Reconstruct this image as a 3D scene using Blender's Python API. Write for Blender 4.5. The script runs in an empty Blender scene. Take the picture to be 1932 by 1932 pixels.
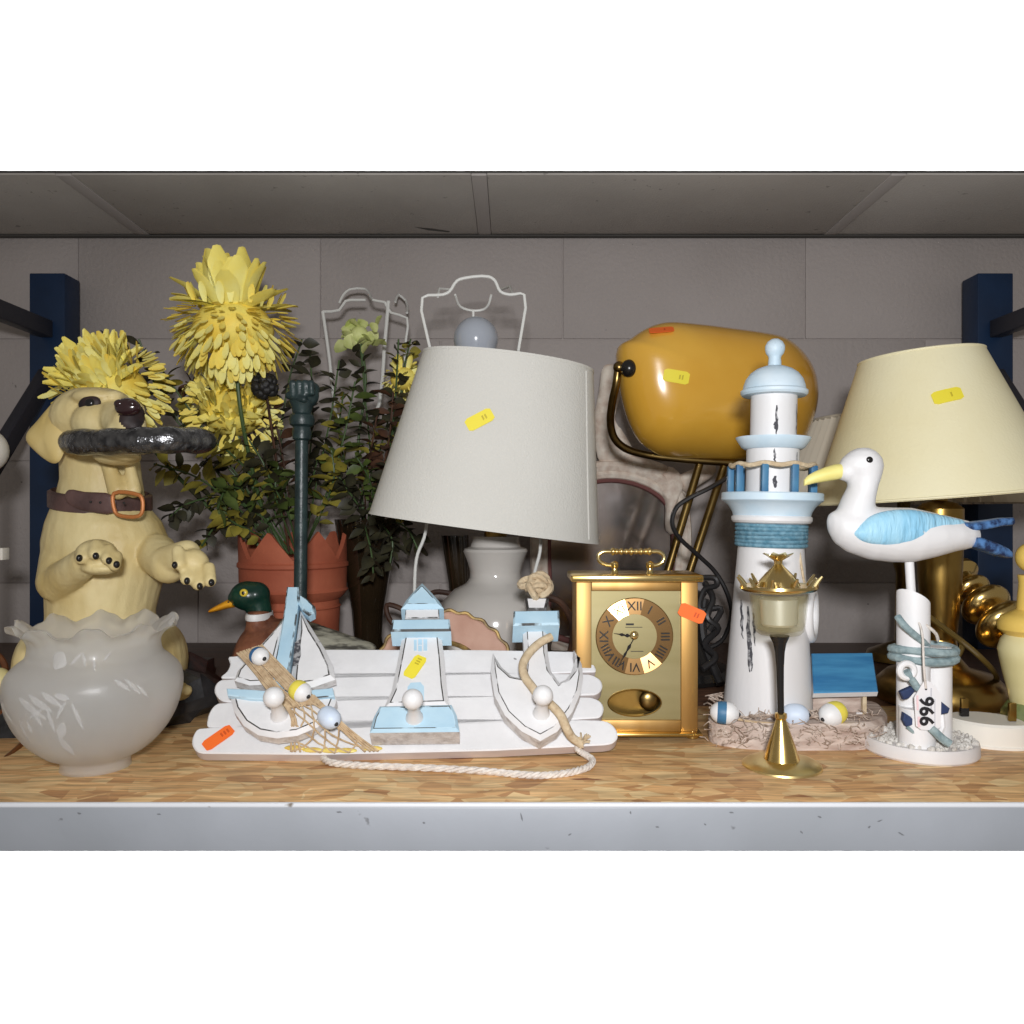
import bpy, bmesh, math, random
from mathutils import Vector, Matrix, Euler
R = math.radians
rnd = random.Random(11)
SC = bpy.context.scene
COL = SC.collection

# ------------------------------------------------------------------ camera, light, exposure
F, C0, H = 1500.0, 966.0, 0.24          # focal length and centre in photo units (1932 wide), lens height above the shelf
cd = bpy.data.cameras.new('camera'); cam = bpy.data.objects.new('camera', cd); COL.objects.link(cam)
cd.sensor_width = 36; cd.lens = 36 * F / 1932; cd.clip_start = .01; cd.clip_end = 50
cam.location = (0, 0, H); cam.rotation_euler = (R(90), 0, 0); SC.camera = cam
w = bpy.data.worlds.new('World'); SC.world = w; w.use_nodes = True
bg = w.node_tree.nodes['Background']; bg.inputs[0].default_value = (1, .93, .85, 1); bg.inputs[1].default_value = .20

def area(name, loc, target, sx, sy, power, col=(1, 1, 1)):
    l = bpy.data.lights.new(name, 'AREA'); l.shape = 'RECTANGLE'; l.size = sx; l.size_y = sy; l.energy = power; l.color = col
    o = bpy.data.objects.new(name, l); COL.objects.link(o); o.location = loc
    o.rotation_euler = (Vector(target) - Vector(loc)).to_track_quat('-Z', 'Y').to_euler(); return o
area('camera_flash', (.012, -.15, H + .115), (.40, 1.2, .24), .085, .055, 10.7, (.985, .985, 1))
area('added_backdrop_light_upper', (0, 1.72, .80), (0, 3.3, 1.75), 4.6, .14, 330)  # added lamp hidden behind the wall, turns the added backdrop white
area('added_backdrop_light_lower', (0, 1.72, -.16), (0, 3.3, -1.15), 4.6, .14, 330)  # second added lamp, under the shelf, whitens the backdrop's lower part
SC.view_settings.view_transform = 'Standard'; SC.view_settings.look = 'None'
SC.view_settings.exposure = 0; SC.view_settings.gamma = 1
SC.cycles.max_bounces = 8; SC.cycles.transparent_max_bounces = 12; SC.cycles.caustics_reflective = False
SC.cycles.use_denoising = True

def W(px, py, D):
    return Vector(((px - C0) * D / F, D, H - (py - C0) * D / F))
def floorD(py):
    return H * F / (py - C0)

# ------------------------------------------------------------------ materials
def L(r, g, b):
    f = lambda c: (c / 255 / 12.92) if c / 255 <= .04045 else ((c / 255 + .055) / 1.055) ** 2.4
    return (f(r), f(g), f(b))
MATS = {}
def mat(name, col, rough=.5, metal=0, col2=None, vscale=12, stretch=(1, 1, 1), lo=.35, hi=.65, bump=0, bscale=120, spec=.5,
        coat=0, speck=None, sss=0, aniso=0, sheen=0, detail=4):
    m = bpy.data.materials.new(name); m.use_nodes = True; nt = m.node_tree; N = nt.nodes; K = nt.links
    b = N['Principled BSDF']
    b.inputs['Base Color'].default_value = (*col, 1); b.inputs['Roughness'].default_value = rough; b.inputs['Metallic'].default_value = metal
    b.inputs['Specular IOR Level'].default_value = spec; b.inputs['Coat Weight'].default_value = coat; b.inputs['Coat Roughness'].default_value = .08
    if sss: b.inputs['Subsurface Weight'].default_value = sss; b.inputs['Subsurface Radius'].default_value = (.01, .008, .005)
    if aniso: b.inputs['Anisotropic'].default_value = aniso
    tc = N.new('ShaderNodeTexCoord'); mp = N.new('ShaderNodeMapping'); mp.inputs['Scale'].default_value = stretch
    K.new(tc.outputs['Object'], mp.inputs['Vector'])
    src = None
    if col2:
        n = N.new('ShaderNodeTexNoise'); n.inputs['Scale'].default_value = vscale; n.inputs['Detail'].default_value = detail
        K.new(mp.outputs[0], n.inputs['Vector'])
        mr = N.new('ShaderNodeMapRange'); mr.inputs[1].default_value = lo; mr.inputs[2].default_value = hi
        K.new(n.outputs['Fac'], mr.inputs[0])
        mx = N.new('ShaderNodeMix'); mx.data_type = 'RGBA'; mx.inputs[6].default_value = (*col, 1); mx.inputs[7].default_value = (*col2, 1)
        K.new(mr.outputs[0], mx.inputs[0]); src = mx.outputs[2]
    if speck:
        sc_, thr, dk = speck
        n = N.new('ShaderNodeTexNoise'); n.inputs['Scale'].default_value = sc_; n.inputs['Detail'].default_value = 3
        K.new(tc.outputs['Object'], n.inputs['Vector'])
        mr = N.new('ShaderNodeMapRange'); mr.inputs[1].default_value = thr; mr.inputs[2].default_value = thr + .025
        K.new(n.outputs['Fac'], mr.inputs[0])
        mx = N.new('ShaderNodeMix'); mx.data_type = 'RGBA'; mx.inputs[6].default_value = (*col, 1); mx.inputs[7].default_value = (*dk, 1)
        if src: K.new(src, mx.inputs[6])
        K.new(mr.outputs[0], mx.inputs[0]); src = mx.outputs[2]
    if src: K.new(src, b.inputs['Base Color'])
    if bump:
        n = N.new('ShaderNodeTexNoise'); n.inputs['Scale'].default_value = bscale; n.inputs['Detail'].default_value = 4
        K.new(mp.outputs[0], n.inputs['Vector'])
        bp_ = N.new('ShaderNodeBump'); bp_.inputs['Strength'].default_value = bump; bp_.inputs['Distance'].default_value = .003
        K.new(n.outputs['Fac'], bp_.inputs['Height']); K.new(bp_.outputs[0], b.inputs['Normal'])
    MATS[name] = m; return m
M = MATS
DKW = (.03, .028, .03)
mat('white_paint', (.80, .80, .81), .55, col2=(.74, .74, .75), vscale=30, bump=.15, bscale=160, speck=(38, .742, (.12, .11, .11)))
mat('worn_edge', (.80, .80, .81), .6, col2=(.05, .046, .044), vscale=42, lo=.40, hi=.50, bump=.3)
mat('white_rough', (.70, .68, .67), .7, col2=(.42, .38, .36), vscale=120, bump=.4, bscale=250, lo=.45, hi=.75)
mat('blue_paint', L(190, 220, 236), .55, col2=L(174, 208, 228), vscale=25, bump=.12, bscale=150, speck=(42, .75, (.12, .12, .12)))
mat('blue_worn', L(190, 220, 236), .6, col2=(.06, .06, .06), vscale=42, lo=.47, hi=.56, bump=.3)
mat('lighthouse_white', (.76, .755, .76), .5, col2=(.70, .69, .69), vscale=14, stretch=(1, 1, .25), bump=.1)
mat('lighthouse_blue', L(212, 227, 237), .5, col2=L(190, 213, 228), vscale=22)
mat('scuff', (.06, .06, .07), .8, col2=(.35, .35, .36), vscale=160, lo=.5, hi=.62)
mat('post_blue', L(70, 125, 160), .5, col2=L(50, 100, 140), vscale=40)
mat('rope_blue', L(120, 160, 178), .9, col2=L(80, 128, 150), vscale=180, bump=.5, bscale=400)
mat('roof_blue', L(72, 145, 190), .5, col2=L(50, 118, 168), vscale=18, stretch=(1, 6, 6))
mat('navy', L(45, 62, 100), .6, col2=L(30, 45, 80), vscale=60)
mat('rope_natural', L(214, 196, 165), .9, col2=L(190, 168, 136), vscale=120, bump=.5, bscale=300)
mat('rope_cream', L(226, 220, 212), .9, col2=L(205, 195, 186), vscale=160, bump=.4, bscale=300)
mat('rope_grey', L(158, 176, 178), .9, col2=L(120, 140, 145), vscale=120, bump=.5, bscale=300)
mat('net', L(205, 182, 148), .9, col2=L(178, 152, 120), vscale=150)
mat('driftwood', L(216, 200, 188), .85, col2=L(165, 142, 130), vscale=26, stretch=(1, 3, 4), bump=.6, bscale=60)
mat('yellow_paint', L(238, 222, 90), .5); mat('float_white', (.8, .8, .8), .5, speck=(60, .70, (.1, .1, .1)))
mat('float_blue', L(52, 110, 165), .5, col2=L(35, 90, 145), vscale=60); mat('float_pale', L(208, 222, 240), .5)
mat('gravel', (.72, .70, .66), .8, col2=(.5, .47, .43), vscale=60, bump=.5, bscale=180)
mat('plaster_white', (.74, .72, .71), .6, col2=(.68, .65, .64), vscale=18, bump=.1)
mat('gull_white', (.82, .815, .82), .5, col2=(.77, .765, .77), vscale=16, bump=.15, bscale=60)
mat('wing_blue', L(172, 218, 238), .5, col2=L(142, 200, 230), vscale=14, stretch=(5, 1, 1), bump=.9, bscale=46, speck=(70, .70, (.75, .82, .86)))
mat('tail_blue', L(85, 130, 185), .5, col2=L(28, 45, 82), vscale=40, lo=.4, hi=.6, stretch=(3, 1, 3))
mat('beak_yellow', L(242, 232, 150), .5, col2=L(232, 220, 130), vscale=30)
mat('black_gloss', (.012, .011, .011), .25)
mat('black_matte', (.015, .014, .014), .6)
mat('cable_black', (.02, .019, .02), .4)
mat('brass', L(232, 204, 138), .22, 1, col2=L(222, 188, 112), vscale=8)
mat('brass_pale', L(238, 216, 158), .2, 1)
mat('brass_satin', L(190, 156, 102), .5, 1, col2=L(176, 138, 82), vscale=30, stretch=(1, 1, .08))
mat('brass_panel', L(160, 150, 114), .5, 1, col2=L(148, 138, 100), vscale=40, stretch=(.1, 1, 1))
mat('brass_ring', L(176, 138, 92), .24, 1)
mat('brass_dark', L(186, 154, 88), .3, 1, col2=L(150, 118, 58), vscale=16)
mat('bronze', L(150, 126, 78), .3, 1, col2=L(104, 84, 48), vscale=20)
mat('copper_buckle', L(190, 120, 66), .5, .25)
mat('shade_ivory', (.66, .65, .605), .8, col2=(.63, .62, .575), vscale=6, bump=.3, bscale=420)
mat('shade_cream', L(242, 235, 200), .55, col2=L(236, 226, 184), vscale=6, bump=.12, bscale=300)
mat('shade_pleat', L(205, 196, 178), .8)
mat('amber_glass', L(226, 178, 74), .2, col2=L(212, 156, 48), vscale=6, coat=.6, lo=.3, hi=.7, sss=.0)
mat('ceramic_cream', (.56, .535, .50), .12, col2=(.52, .49, .455), vscale=8, coat=.3)
mat('bulb_glass', L(170, 176, 186), .15, coat=.4)
mat('wire_white', L(222, 222, 218), .4)
mat('terracotta', L(190, 106, 76), .75, col2=L(168, 86, 60), vscale=14, bump=.15)
mat('stake_green', L(44, 62, 62), .38, col2=L(30, 44, 46), vscale=60, bump=.2, bscale=150)
mat('petal_yellow', L(255, 252, 172), .6, col2=L(255, 240, 128), vscale=30)
mat('petal_deep', L(255, 240, 128), .6, col2=L(254, 222, 92), vscale=30)
mat('petal_pale', L(222, 226, 160), .6, col2=L(190, 200, 120), vscale=40)
mat('leaf_dark', L(66, 64, 44), .5, col2=L(38, 36, 28), vscale=40)
mat('leaf_olive', L(164, 152, 62), .5, col2=L(112, 106, 44), vscale=40)
mat('leaf_green', L(92, 108, 50), .5, col2=L(58, 72, 34), vscale=40)
mat('leaf_brown', L(92, 62, 44), .5, col2=L(60, 40, 32), vscale=40)
mat('stem_green', L(70, 92, 52), .5)
mat('vase_dark', L(44, 34, 22), .12, col2=L(30, 24, 16), vscale=10, coat=.5)
mat('dog_coat', L(228, 212, 160), .5, col2=L(198, 174, 112), vscale=17, stretch=(1, 1, .7), bump=.5, bscale=80, lo=.38, hi=.72)
mat('dog_dark', L(52, 34, 32), .6, col2=L(28, 20, 22), vscale=40)
mat('dog_ear', L(224, 202, 140), .55, col2=L(208, 182, 112), vscale=15, bump=.15, bscale=60)
mat('collar_brown', L(96, 72, 68), .5, col2=L(72, 52, 50), vscale=40, bump=.3)
mat('pewter', (.20, .20, .205), .25, .9, col2=(.07, .07, .075), vscale=110, bump=1, bscale=110, lo=.35, hi=.65)
mat('rock_black', (.05, .05, .052), .32, .3, col2=(.014, .014, .015), vscale=30, bump=1, bscale=45)
mat('duck_green', L(26, 66, 52), .28, col2=L(14, 46, 38), vscale=30, bump=.1)
mat('duck_bill', L(236, 172, 44), .4, col2=L(214, 136, 28), vscale=40)
mat('duck_brown', L(140, 90, 66), .5, col2=L(100, 58, 42), vscale=55, bump=.5, bscale=90)
mat('duck_back', L(168, 166, 150), .6, col2=L(74, 72, 66), vscale=26, stretch=(1, 2, 6), lo=.42, hi=.58, bump=.5, bscale=60)
mat('eye_yellow', L(222, 196, 70), .3)
mat('pink_plaster', L(206, 166, 146), .7, col2=L(190, 146, 126), vscale=30, bump=.2)
mat('gilt_edge', L(176, 146, 84), .5, .3, col2=L(80, 62, 40), vscale=70)
mat('frame_cream', L(236, 226, 212), .7, col2=L(206, 186, 170), vscale=60, bump=.5, bscale=120)
mat('rose_trim', L(120, 74, 70), .6)
mat('mirror_glass', L(196, 186, 182), .12, 1, col2=L(180, 170, 168), vscale=10)
mat('figurine_cream', L(232, 222, 170), .3, coat=.3, col2=L(216, 204, 144), vscale=14)
mat('figurine_yellow', L(240, 204, 104), .35, coat=.3)
mat('figurine_green', L(120, 130, 74), .45, col2=L(84, 94, 50), vscale=40)
mat('plug_white', L(236, 232, 222), .4)
mat('tag_white', (.80, .79, .80), .7); mat('ink_black', (.01, .01, .012), .6); mat('ink_pink', L(236, 206, 210), .7); mat('ink_grey', L(200, 200, 206), .7)
mat('sticker_yellow', L(240, 224, 62), .6); mat('sticker_yellow_print', L(196, 178, 42), .6)
mat('sticker_orange', L(246, 112, 38), .6); mat('sticker_orange_print', L(206, 80, 26), .6)
mat('cane', L(120, 72, 36), .4, col2=L(90, 50, 24), vscale=60)
mat('hut_blue', L(72, 145, 190), .5)
mat('flex_brown', L(96, 78, 36), .4)
mat('tin_silver', (.78, .77, .73), .4, .6)
mat('wax', (.75, .73, .66), .5)
# setting
mat('block_paint', (.445, .402, .384), .75, col2=(.40, .36, .342), vscale=4, bump=.5, bscale=130, speck=(48, .745, (.2, .18, .17)))
mat('mortar', (.46, .415, .395), .85, bump=.3)
mat('tile_board', (.51, .483, .45), .9, col2=(.44, .413, .382), vscale=4, bump=.3, bscale=300, speck=(70, .70, (.30, .28, .26)))
mat('tile_bar', (.46, .43, .41), .6); mat('shadow_gap', (.07, .065, .06), .8)
mat('beam_grey', L(158, 162, 169), .45, col2=L(148, 152, 158), vscale=7, bump=.05, speck=(46, .735, L(120, 122, 126)))
mat('beam_lip', L(214, 216, 220), .4, speck=(30, .72, L(120, 110, 100)))  # paler than the beam: the edge highlight is put into this colour
mat('rack_blue', (.004, .024, .072), .5, col2=(.003, .019, .058), vscale=20)
mat('rack_dark', (.03, .03, .04), .5)
mat('backdrop_white', (.9, .9, .9), .9)
mat('dark_boards', L(98, 68, 50), .5, col2=L(62, 42, 32), vscale=14, stretch=(.6, 8, 1), lo=.3, hi=.7)

def osb_material():
    m = bpy.data.materials.new('osb'); m.use_nodes = True; nt = m.node_tree; N = nt.nodes; K = nt.links; b = N['Principled BSDF']
    tc = N.new('ShaderNodeTexCoord'); cols = []
    warp = N.new('ShaderNodeTexNoise'); warp.inputs['Scale'].default_value = 9; K.new(tc.outputs['Object'], warp.inputs['Vector'])
    wm = N.new('ShaderNodeVectorMath'); wm.operation = 'SCALE'; wm.inputs[3].default_value = .028; K.new(warp.outputs['Color'], wm.inputs[0])
    wa = N.new('ShaderNodeVectorMath'); wa.operation = 'ADD'; K.new(tc.outputs['Object'], wa.inputs[0]); K.new(wm.outputs[0], wa.inputs[1])
    for i, (rot, sc_, st) in enumerate(((10, 44, (1, 1.5, 1)), (-38, 34, (1, 1.9, 1)), (70, 40, (1, 1.5, 1)))):
        mp = N.new('ShaderNodeMapping'); mp.inputs['Rotation'].default_value = (0, 0, R(rot)); mp.inputs['Scale'].default_value = st
        mp.inputs['Location'].default_value = (i * 3.3, i * 1.7, 0); K.new(wa.outputs[0], mp.inputs[0])
        v = N.new('ShaderNodeTexVoronoi'); v.inputs['Scale'].default_value = sc_; K.new(mp.outputs[0], v.inputs['Vector'])
        cols.append((v, mp))
    sep = N.new('ShaderNodeSeparateColor'); K.new(cols[0][0].outputs['Color'], sep.inputs[0])
    sel = N.new('ShaderNodeMix'); sel.data_type = 'RGBA'
    gt = N.new('ShaderNodeMath'); gt.operation = 'GREATER_THAN'; gt.inputs[1].default_value = .5; K.new(sep.outputs[1], gt.inputs[0])
    K.new(gt.outputs[0], sel.inputs[0]); K.new(cols[0][0].outputs['Color'], sel.inputs[6]); K.new(cols[1][0].outputs['Color'], sel.inputs[7])
    sep2 = N.new('ShaderNodeSeparateColor'); K.new(cols[2][0].outputs['Color'], sep2.inputs[0])
    gt2 = N.new('ShaderNodeMath'); gt2.operation = 'GREATER_THAN'; gt2.inputs[1].default_value = .66; K.new(sep2.outputs[1], gt2.inputs[0])
    sel2 = N.new('ShaderNodeMix'); sel2.data_type = 'RGBA'; K.new(gt2.outputs[0], sel2.inputs[0]); K.new(sel.outputs[2], sel2.inputs[6]); K.new(cols[2][0].outputs['Color'], sel2.inputs[7])
    s3 = N.new('ShaderNodeSeparateColor'); K.new(sel2.outputs[2], s3.inputs[0])
    rp = N.new('ShaderNodeValToRGB'); e = rp.color_ramp.elements
    e[0].position = 0; e[0].color = (*L(196, 146, 98), 1); e[1].position = 1; e[1].color = (*L(244, 212, 158), 1)
    for p, c in ((.15, L(216, 166, 112)), (.4, L(230, 184, 128)), (.75, L(236, 194, 138))):
        x = e.new(p); x.color = (*c, 1)
    K.new(s3.outputs[0], rp.inputs[0])
    g = N.new('ShaderNodeTexNoise'); g.inputs['Scale'].default_value = 55; g.inputs['Detail'].default_value = 5
    mp = N.new('ShaderNodeMapping'); mp.inputs['Scale'].default_value = (.35, 3.5, 1); K.new(wa.outputs[0], mp.inputs[0]); K.new(mp.outputs[0], g.inputs['Vector'])
    mr = N.new('ShaderNodeMapRange'); mr.inputs[1].default_value = .3; mr.inputs[2].default_value = .72; mr.inputs[3].default_value = .5; mr.inputs[4].default_value = 1.12
    K.new(g.outputs['Fac'], mr.inputs[0])
    mu = N.new('ShaderNodeVectorMath'); mu.operation = 'SCALE'; K.new(rp.outputs[0], mu.inputs[0]); K.new(mr.outputs[0], mu.inputs[3])
    st = N.new('ShaderNodeTexNoise'); st.inputs['Scale'].default_value = 24; st.inputs['Detail'].default_value = 3
    mp2 = N.new('ShaderNodeMapping'); mp2.inputs['Scale'].default_value = (.6, 2.6, 1); mp2.inputs['Rotation'].default_value = (0, 0, R(-14)); K.new(wa.outputs[0], mp2.inputs[0]); K.new(mp2.outputs[0], st.inputs['Vector'])
    m2 = N.new('ShaderNodeMapRange'); m2.inputs[1].default_value = .66; m2.inputs[2].default_value = .74; K.new(st.outputs['Fac'], m2.inputs[0])
    mx = N.new('ShaderNodeMix'); mx.data_type = 'RGBA'; mx.inputs[7].default_value = (*L(120, 66, 42), 1)
    K.new(m2.outputs[0], mx.inputs[0]); K.new(mu.outputs[0], mx.inputs[6]); K.new(mx.outputs[2], b.inputs['Base Color'])
    b.inputs['Roughness'].default_value = .5
    bp_ = N.new('ShaderNodeBump'); bp_.inputs['Strength'].default_value = .25; bp_.inputs['Distance'].default_value = .002
    K.new(s3.outputs[0], bp_.inputs['Height']); K.new(bp_.outputs[0], b.inputs['Normal'])
    MATS['osb'] = m
osb_material()

def frosted(name, col, rough, clear, body):
    """mix of a frosted white body, light passing through, and a clear share"""
    m = bpy.data.materials.new(name); m.use_nodes = True; nt = m.node_tree; N = nt.nodes; K = nt.links; b = N['Principled BSDF']
    b.inputs['Base Color'].default_value = (*col, 1); b.inputs['Roughness'].default_value = rough
    tr = N.new('ShaderNodeBsdfTranslucent'); tr.inputs[0].default_value = (*col, 1)
    tp = N.new('ShaderNodeBsdfTransparent'); tp.inputs[0].default_value = (.95, .95, .93, 1)
    a = N.new('ShaderNodeMixShader'); a.inputs[0].default_value = body; K.new(b.outputs[0], a.inputs[1]); K.new(tr.outputs[0], a.inputs[2])
    c = N.new('ShaderNodeMixShader'); c.inputs[0].default_value = clear; K.new(a.outputs[0], c.inputs[1]); K.new(tp.outputs[0], c.inputs[2])
    K.new(c.outputs[0], N['Material Output'].inputs[0]); MATS[name] = m; return m
def frosted_clear(name, col, rough, wg, wd_, wt):
    """rough refracting glass with a milky share and a little straight view through"""
    m = bpy.data.materials.new(name); m.use_nodes = True; nt = m.node_tree; N = nt.nodes; K = nt.links; b = N['Principled BSDF']
    b.inputs['Base Color'].default_value = (*col, 1); b.inputs['Roughness'].default_value = rough; b.inputs['Transmission Weight'].default_value = 1; b.inputs['IOR'].default_value = 1.35
    df = N.new('ShaderNodeBsdfDiffuse'); df.inputs[0].default_value = (*col, 1)
    tr = N.new('ShaderNodeBsdfTranslucent'); tr.inputs[0].default_value = (*col, 1); tp = N.new('ShaderNodeBsdfTransparent')
    a = N.new('ShaderNodeMixShader'); a.inputs[0].default_value = .5; K.new(df.outputs[0], a.inputs[1]); K.new(tr.outputs[0], a.inputs[2])
    c = N.new('ShaderNodeMixShader'); c.inputs[0].default_value = wd_ / (wg + wd_); K.new(b.outputs[0], c.inputs[1]); K.new(a.outputs[0], c.inputs[2])
    d = N.new('ShaderNodeMixShader'); d.inputs[0].default_value = wt; K.new(c.outputs[0], d.inputs[1]); K.new(tp.outputs[0], d.inputs[2])
    tc = N.new('ShaderNodeTexCoord'); n = N.new('ShaderNodeTexNoise'); n.inputs['Scale'].default_value = 26; K.new(tc.outputs['Object'], n.inputs['Vector'])
    bp_ = N.new('ShaderNodeBump'); bp_.inputs['Strength'].default_value = .35; bp_.inputs['Distance'].default_value = .004; K.new(n.outputs['Fac'], bp_.inputs['Height']); K.new(bp_.outputs[0], b.inputs['Normal'])
    K.new(d.outputs[0], N['Material Output'].inputs[0]); MATS[name] = m
frosted_clear('frosted_glass', (.96, .962, .95), .30, .46, .40, .36)
frosted_clear('etched_glass', (.97, .97, .97), .2, .34, .55, .22)
frosted('amber_cup', L(236, 224, 168), .05, .86, .5)

# ------------------------------------------------------------------ geometry
class G:
    def __init__(s): s.v = []; s.f = []; s.m = []
    def add(s, vs, fs, mi=0):
        o = len(s.v); s.v += [Vector(a) for a in vs]
        for i, f in enumerate(fs):
            s.f.append([o + k for k in f]); s.m.append(mi if isinstance(mi, int) else mi[i])
        return s
    def box(s, c, d, rot=None, bev=0, mi=0):
        c = Vector(c); hx, hy, hz = d[0] / 2, d[1] / 2, d[2] / 2
        bm = bmesh.new(); bmesh.ops.create_cube(bm, size=1)
        for v in bm.verts: v.co = Vector((v.co.x * d[0], v.co.y * d[1], v.co.z * d[2]))
        if bev: bmesh.ops.bevel(bm, geom=bm.edges[:], offset=bev, segments=2, affect='EDGES', profile=.5)
        Rm = rot if rot else Matrix.Identity(3)
        bm.verts.index_update()
        s.add([Rm @ v.co + c for v in bm.verts], [[v.index for v in f.verts] for f in bm.faces], mi); bm.free(); return s
    def rings(s, rings, cap0=True, cap1=True, closed=False, mi=0):
        n = len(rings[0]); vs = [p for r in rings for p in r]; fs = []
        last = len(rings) if closed else len(rings) - 1
        for i in range(last):
            a, b = i * n, ((i + 1) % len(rings)) * n
            for k in range(n): fs.append([a + k, a + (k + 1) % n, b + (k + 1) % n, b + k])
        if not closed:
            if cap0: fs.append(list(range(n - 1, -1, -1)))
            if cap1: fs.append([(len(rings) - 1) * n + k for k in range(n)])
        return s.add(vs, fs, mi)
    def tube(s, pts, r, n=8, closed=False, mi=0, sub=0):
        pts = [Vector(p) for p in pts]
        if sub: pts = smooth_path(pts, sub, closed)
        m = len(pts); rr = r if callable(r) else (lambda t: r)
        T = []
        for i in range(m):
            a = pts[(i - 1) % m] if (closed or i > 0) else pts[i]; b = pts[(i + 1) % m] if (closed or i < m - 1) else pts[i]
            T.append((b - a).normalized())
        up = Vector((0, 0, 1)) if abs(T[0].z) < .9 else Vector((0, 1, 0))
        nn = (up - T[0] * up.dot(T[0])).normalized(); rg = []
        for i in range(m):
            nn = (nn - T[i] * nn.dot(T[i])); nn = nn.normalized() if nn.length > 1e-6 else T[i].orthogonal().normalized()
            bb = T[i].cross(nn); q = rr(i / max(1, m - 1))
            rg.append([pts[i] + nn * (q * math.cos(2 * math.pi * k / n)) + bb * (q * math.sin(2 * math.pi * k / n)) for k in range(n)])
        return s.rings(rg, closed=closed, mi=mi)
    def lathe(s, prof, O, n=40, rot=None, cap0=True, cap1=True, fn=None, mi=0, sx=1, sy=1):
        O = Vector(O); Rm = rot if rot else Matrix.Identity(3); rg = []
        for j, (r, z) in enumerate(prof):
            ring = []
            for k in range(n):
                a = 2 * math.pi * k / n; q, zz = (r, z) if fn is None else fn(r, z, a, j)
                ring.append(O + Rm @ Vector((q * math.cos(a) * sx, q * math.sin(a) * sy, zz)))
            rg.append(ring)
        return s.rings(rg, cap0, cap1, mi=mi)
    def ell(s, c, rad, rot=None, nu=20, nv=12, mi=0):
        prof = [(max(1e-5, math.sin(math.pi * j / nv)), -math.cos(math.pi * j / nv)) for j in range(nv + 1)]
        Rm = (rot if rot else Matrix.Identity(3)) @ Matrix.Diagonal(Vector(rad))
        return s.lathe(prof, c, nu, Rm, mi=mi)
    def ext(s, pts, N, t, c=0, mi=0, mb=None, ms=None, line=0):
        """front polygon in world space pushed back along -N by t, with a chamfer c round the front"""
        N = Vector(N).normalized(); pts = [Vector(p) for p in pts]; n = len(pts)
        ar = sum(((pts[i].cross(pts[(i + 1) % n])) for i in range(n)), Vector())
        if ar.dot(N) < 0: pts = pts[::-1]
        ms = mi if ms is None else ms; mb = mi if mb is None else mb
        def inset(d):
            out = []
            for i in range(n):
                a, p, b = pts[i - 1], pts[i], pts[(i + 1) % n]
                e1 = (p - a).normalized(); e2 = (b - p).normalized(); n1 = N.cross(e1); n2 = N.cross(e2); h = n1 + n2
                h = h.normalized() if h.length > 1e-6 else n1
                k = max(.45, h.dot(n1)); out.append(p + h * (d / k))
            return out
        back = [p - N * t for p in pts]
        if c:
            mid = [p - N * c for p in pts]; fr = inset(c)
            vs = back + mid + fr; fs = [list(range(n - 1, -1, -1)), [2 * n + k for k in range(n)]]; mm = [ms, mi]
            for k in range(n):
                q = (k + 1) % n; fs += [[k, q, n + q, n + k], [n + k, n + q, 2 * n + q, 2 * n + k]]; mm += [ms, mi if line else mb]
            if line:                                   # a rubbed line just inside the rounded edge
                vs += inset(c + line); fs[1] = [3 * n + k for k in range(n)]
                for k in range(n): q = (k + 1) % n; fs.append([2 * n + k, 2 * n + q, 3 * n + q, 3 * n + k]); mm.append(mb)
        else:
            vs = back + pts; fs = [list(range(n - 1, -1, -1)), [n + k for k in range(n)]]; mm = [ms, mi]
            for k in range(n):
                q = (k + 1) % n; fs.append([k, q, n + q, n + k]); mm.append(ms)
        return s.add(vs, fs, mm)
    def pillow(s, pts, N, front, back, nr=8, pw=2.0, mi=0):
        """closed cushion over a star-shaped outline: bulges front along N and back along -N"""
        N = Vector(N).normalized(); pts = [Vector(p) for p in pts]; n = len(pts)
        ar = sum(((pts[i].cross(pts[(i + 1) % n])) for i in range(n)), Vector())
        if ar.dot(N) < 0: pts = pts[::-1]
        c = sum(pts, Vector()) / n; rg = []
        hh = lambda q: max(0, 1 - q ** pw) ** .5
        qs = [math.sin(math.pi / 2 * j / nr) for j in range(nr + 1)]
        for q in qs[1:]: rg.append([c + (p - c) * q - N * (back * hh(q)) for p in pts])
        for q in qs[1:-1][::-1]: rg.append([c + (p - c) * q + N * (front * hh(q)) for p in pts])
        return s.rings(rg, mi=mi)

def smooth_path(pts, sub, closed=False):
    out = []; n = len(pts); seg = n if closed else n - 1
    for i in range(seg):
        g = lambda k: pts[k % n] if closed else pts[min(max(k, 0), n - 1)]
        p0, p1, p2, p3 = g(i - 1), g(i), g(i + 1), g(i + 2)
        for j in range(sub):
            t = j / sub
            d0 = max((p1 - p0).length ** .5, 1e-4); d1 = max((p2 - p1).length ** .5, 1e-4); d2 = max((p3 - p2).length ** .5, 1e-4)
            m1 = ((p1 - p0) / d0 - (p2 - p0) / (d0 + d1) + (p2 - p1) / d1) * d1; m2 = ((p2 - p1) / d1 - (p3 - p1) / (d1 + d2) + (p3 - p2) / d2) * d1
            if (p1 - p0).length < 1e-7: m1 = p2 - p1
            if (p3 - p2).length < 1e-7: m2 = p2 - p1
            t2, t3 = t * t, t ** 3
            out.append(p1 * (2 * t3 - 3 * t2 + 1) + m1 * (t3 - 2 * t2 + t) + p2 * (-2 * t3 + 3 * t2) + m2 * (t3 - t2))
    if not closed: out.append(pts[-1].copy())
    return out

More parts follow.
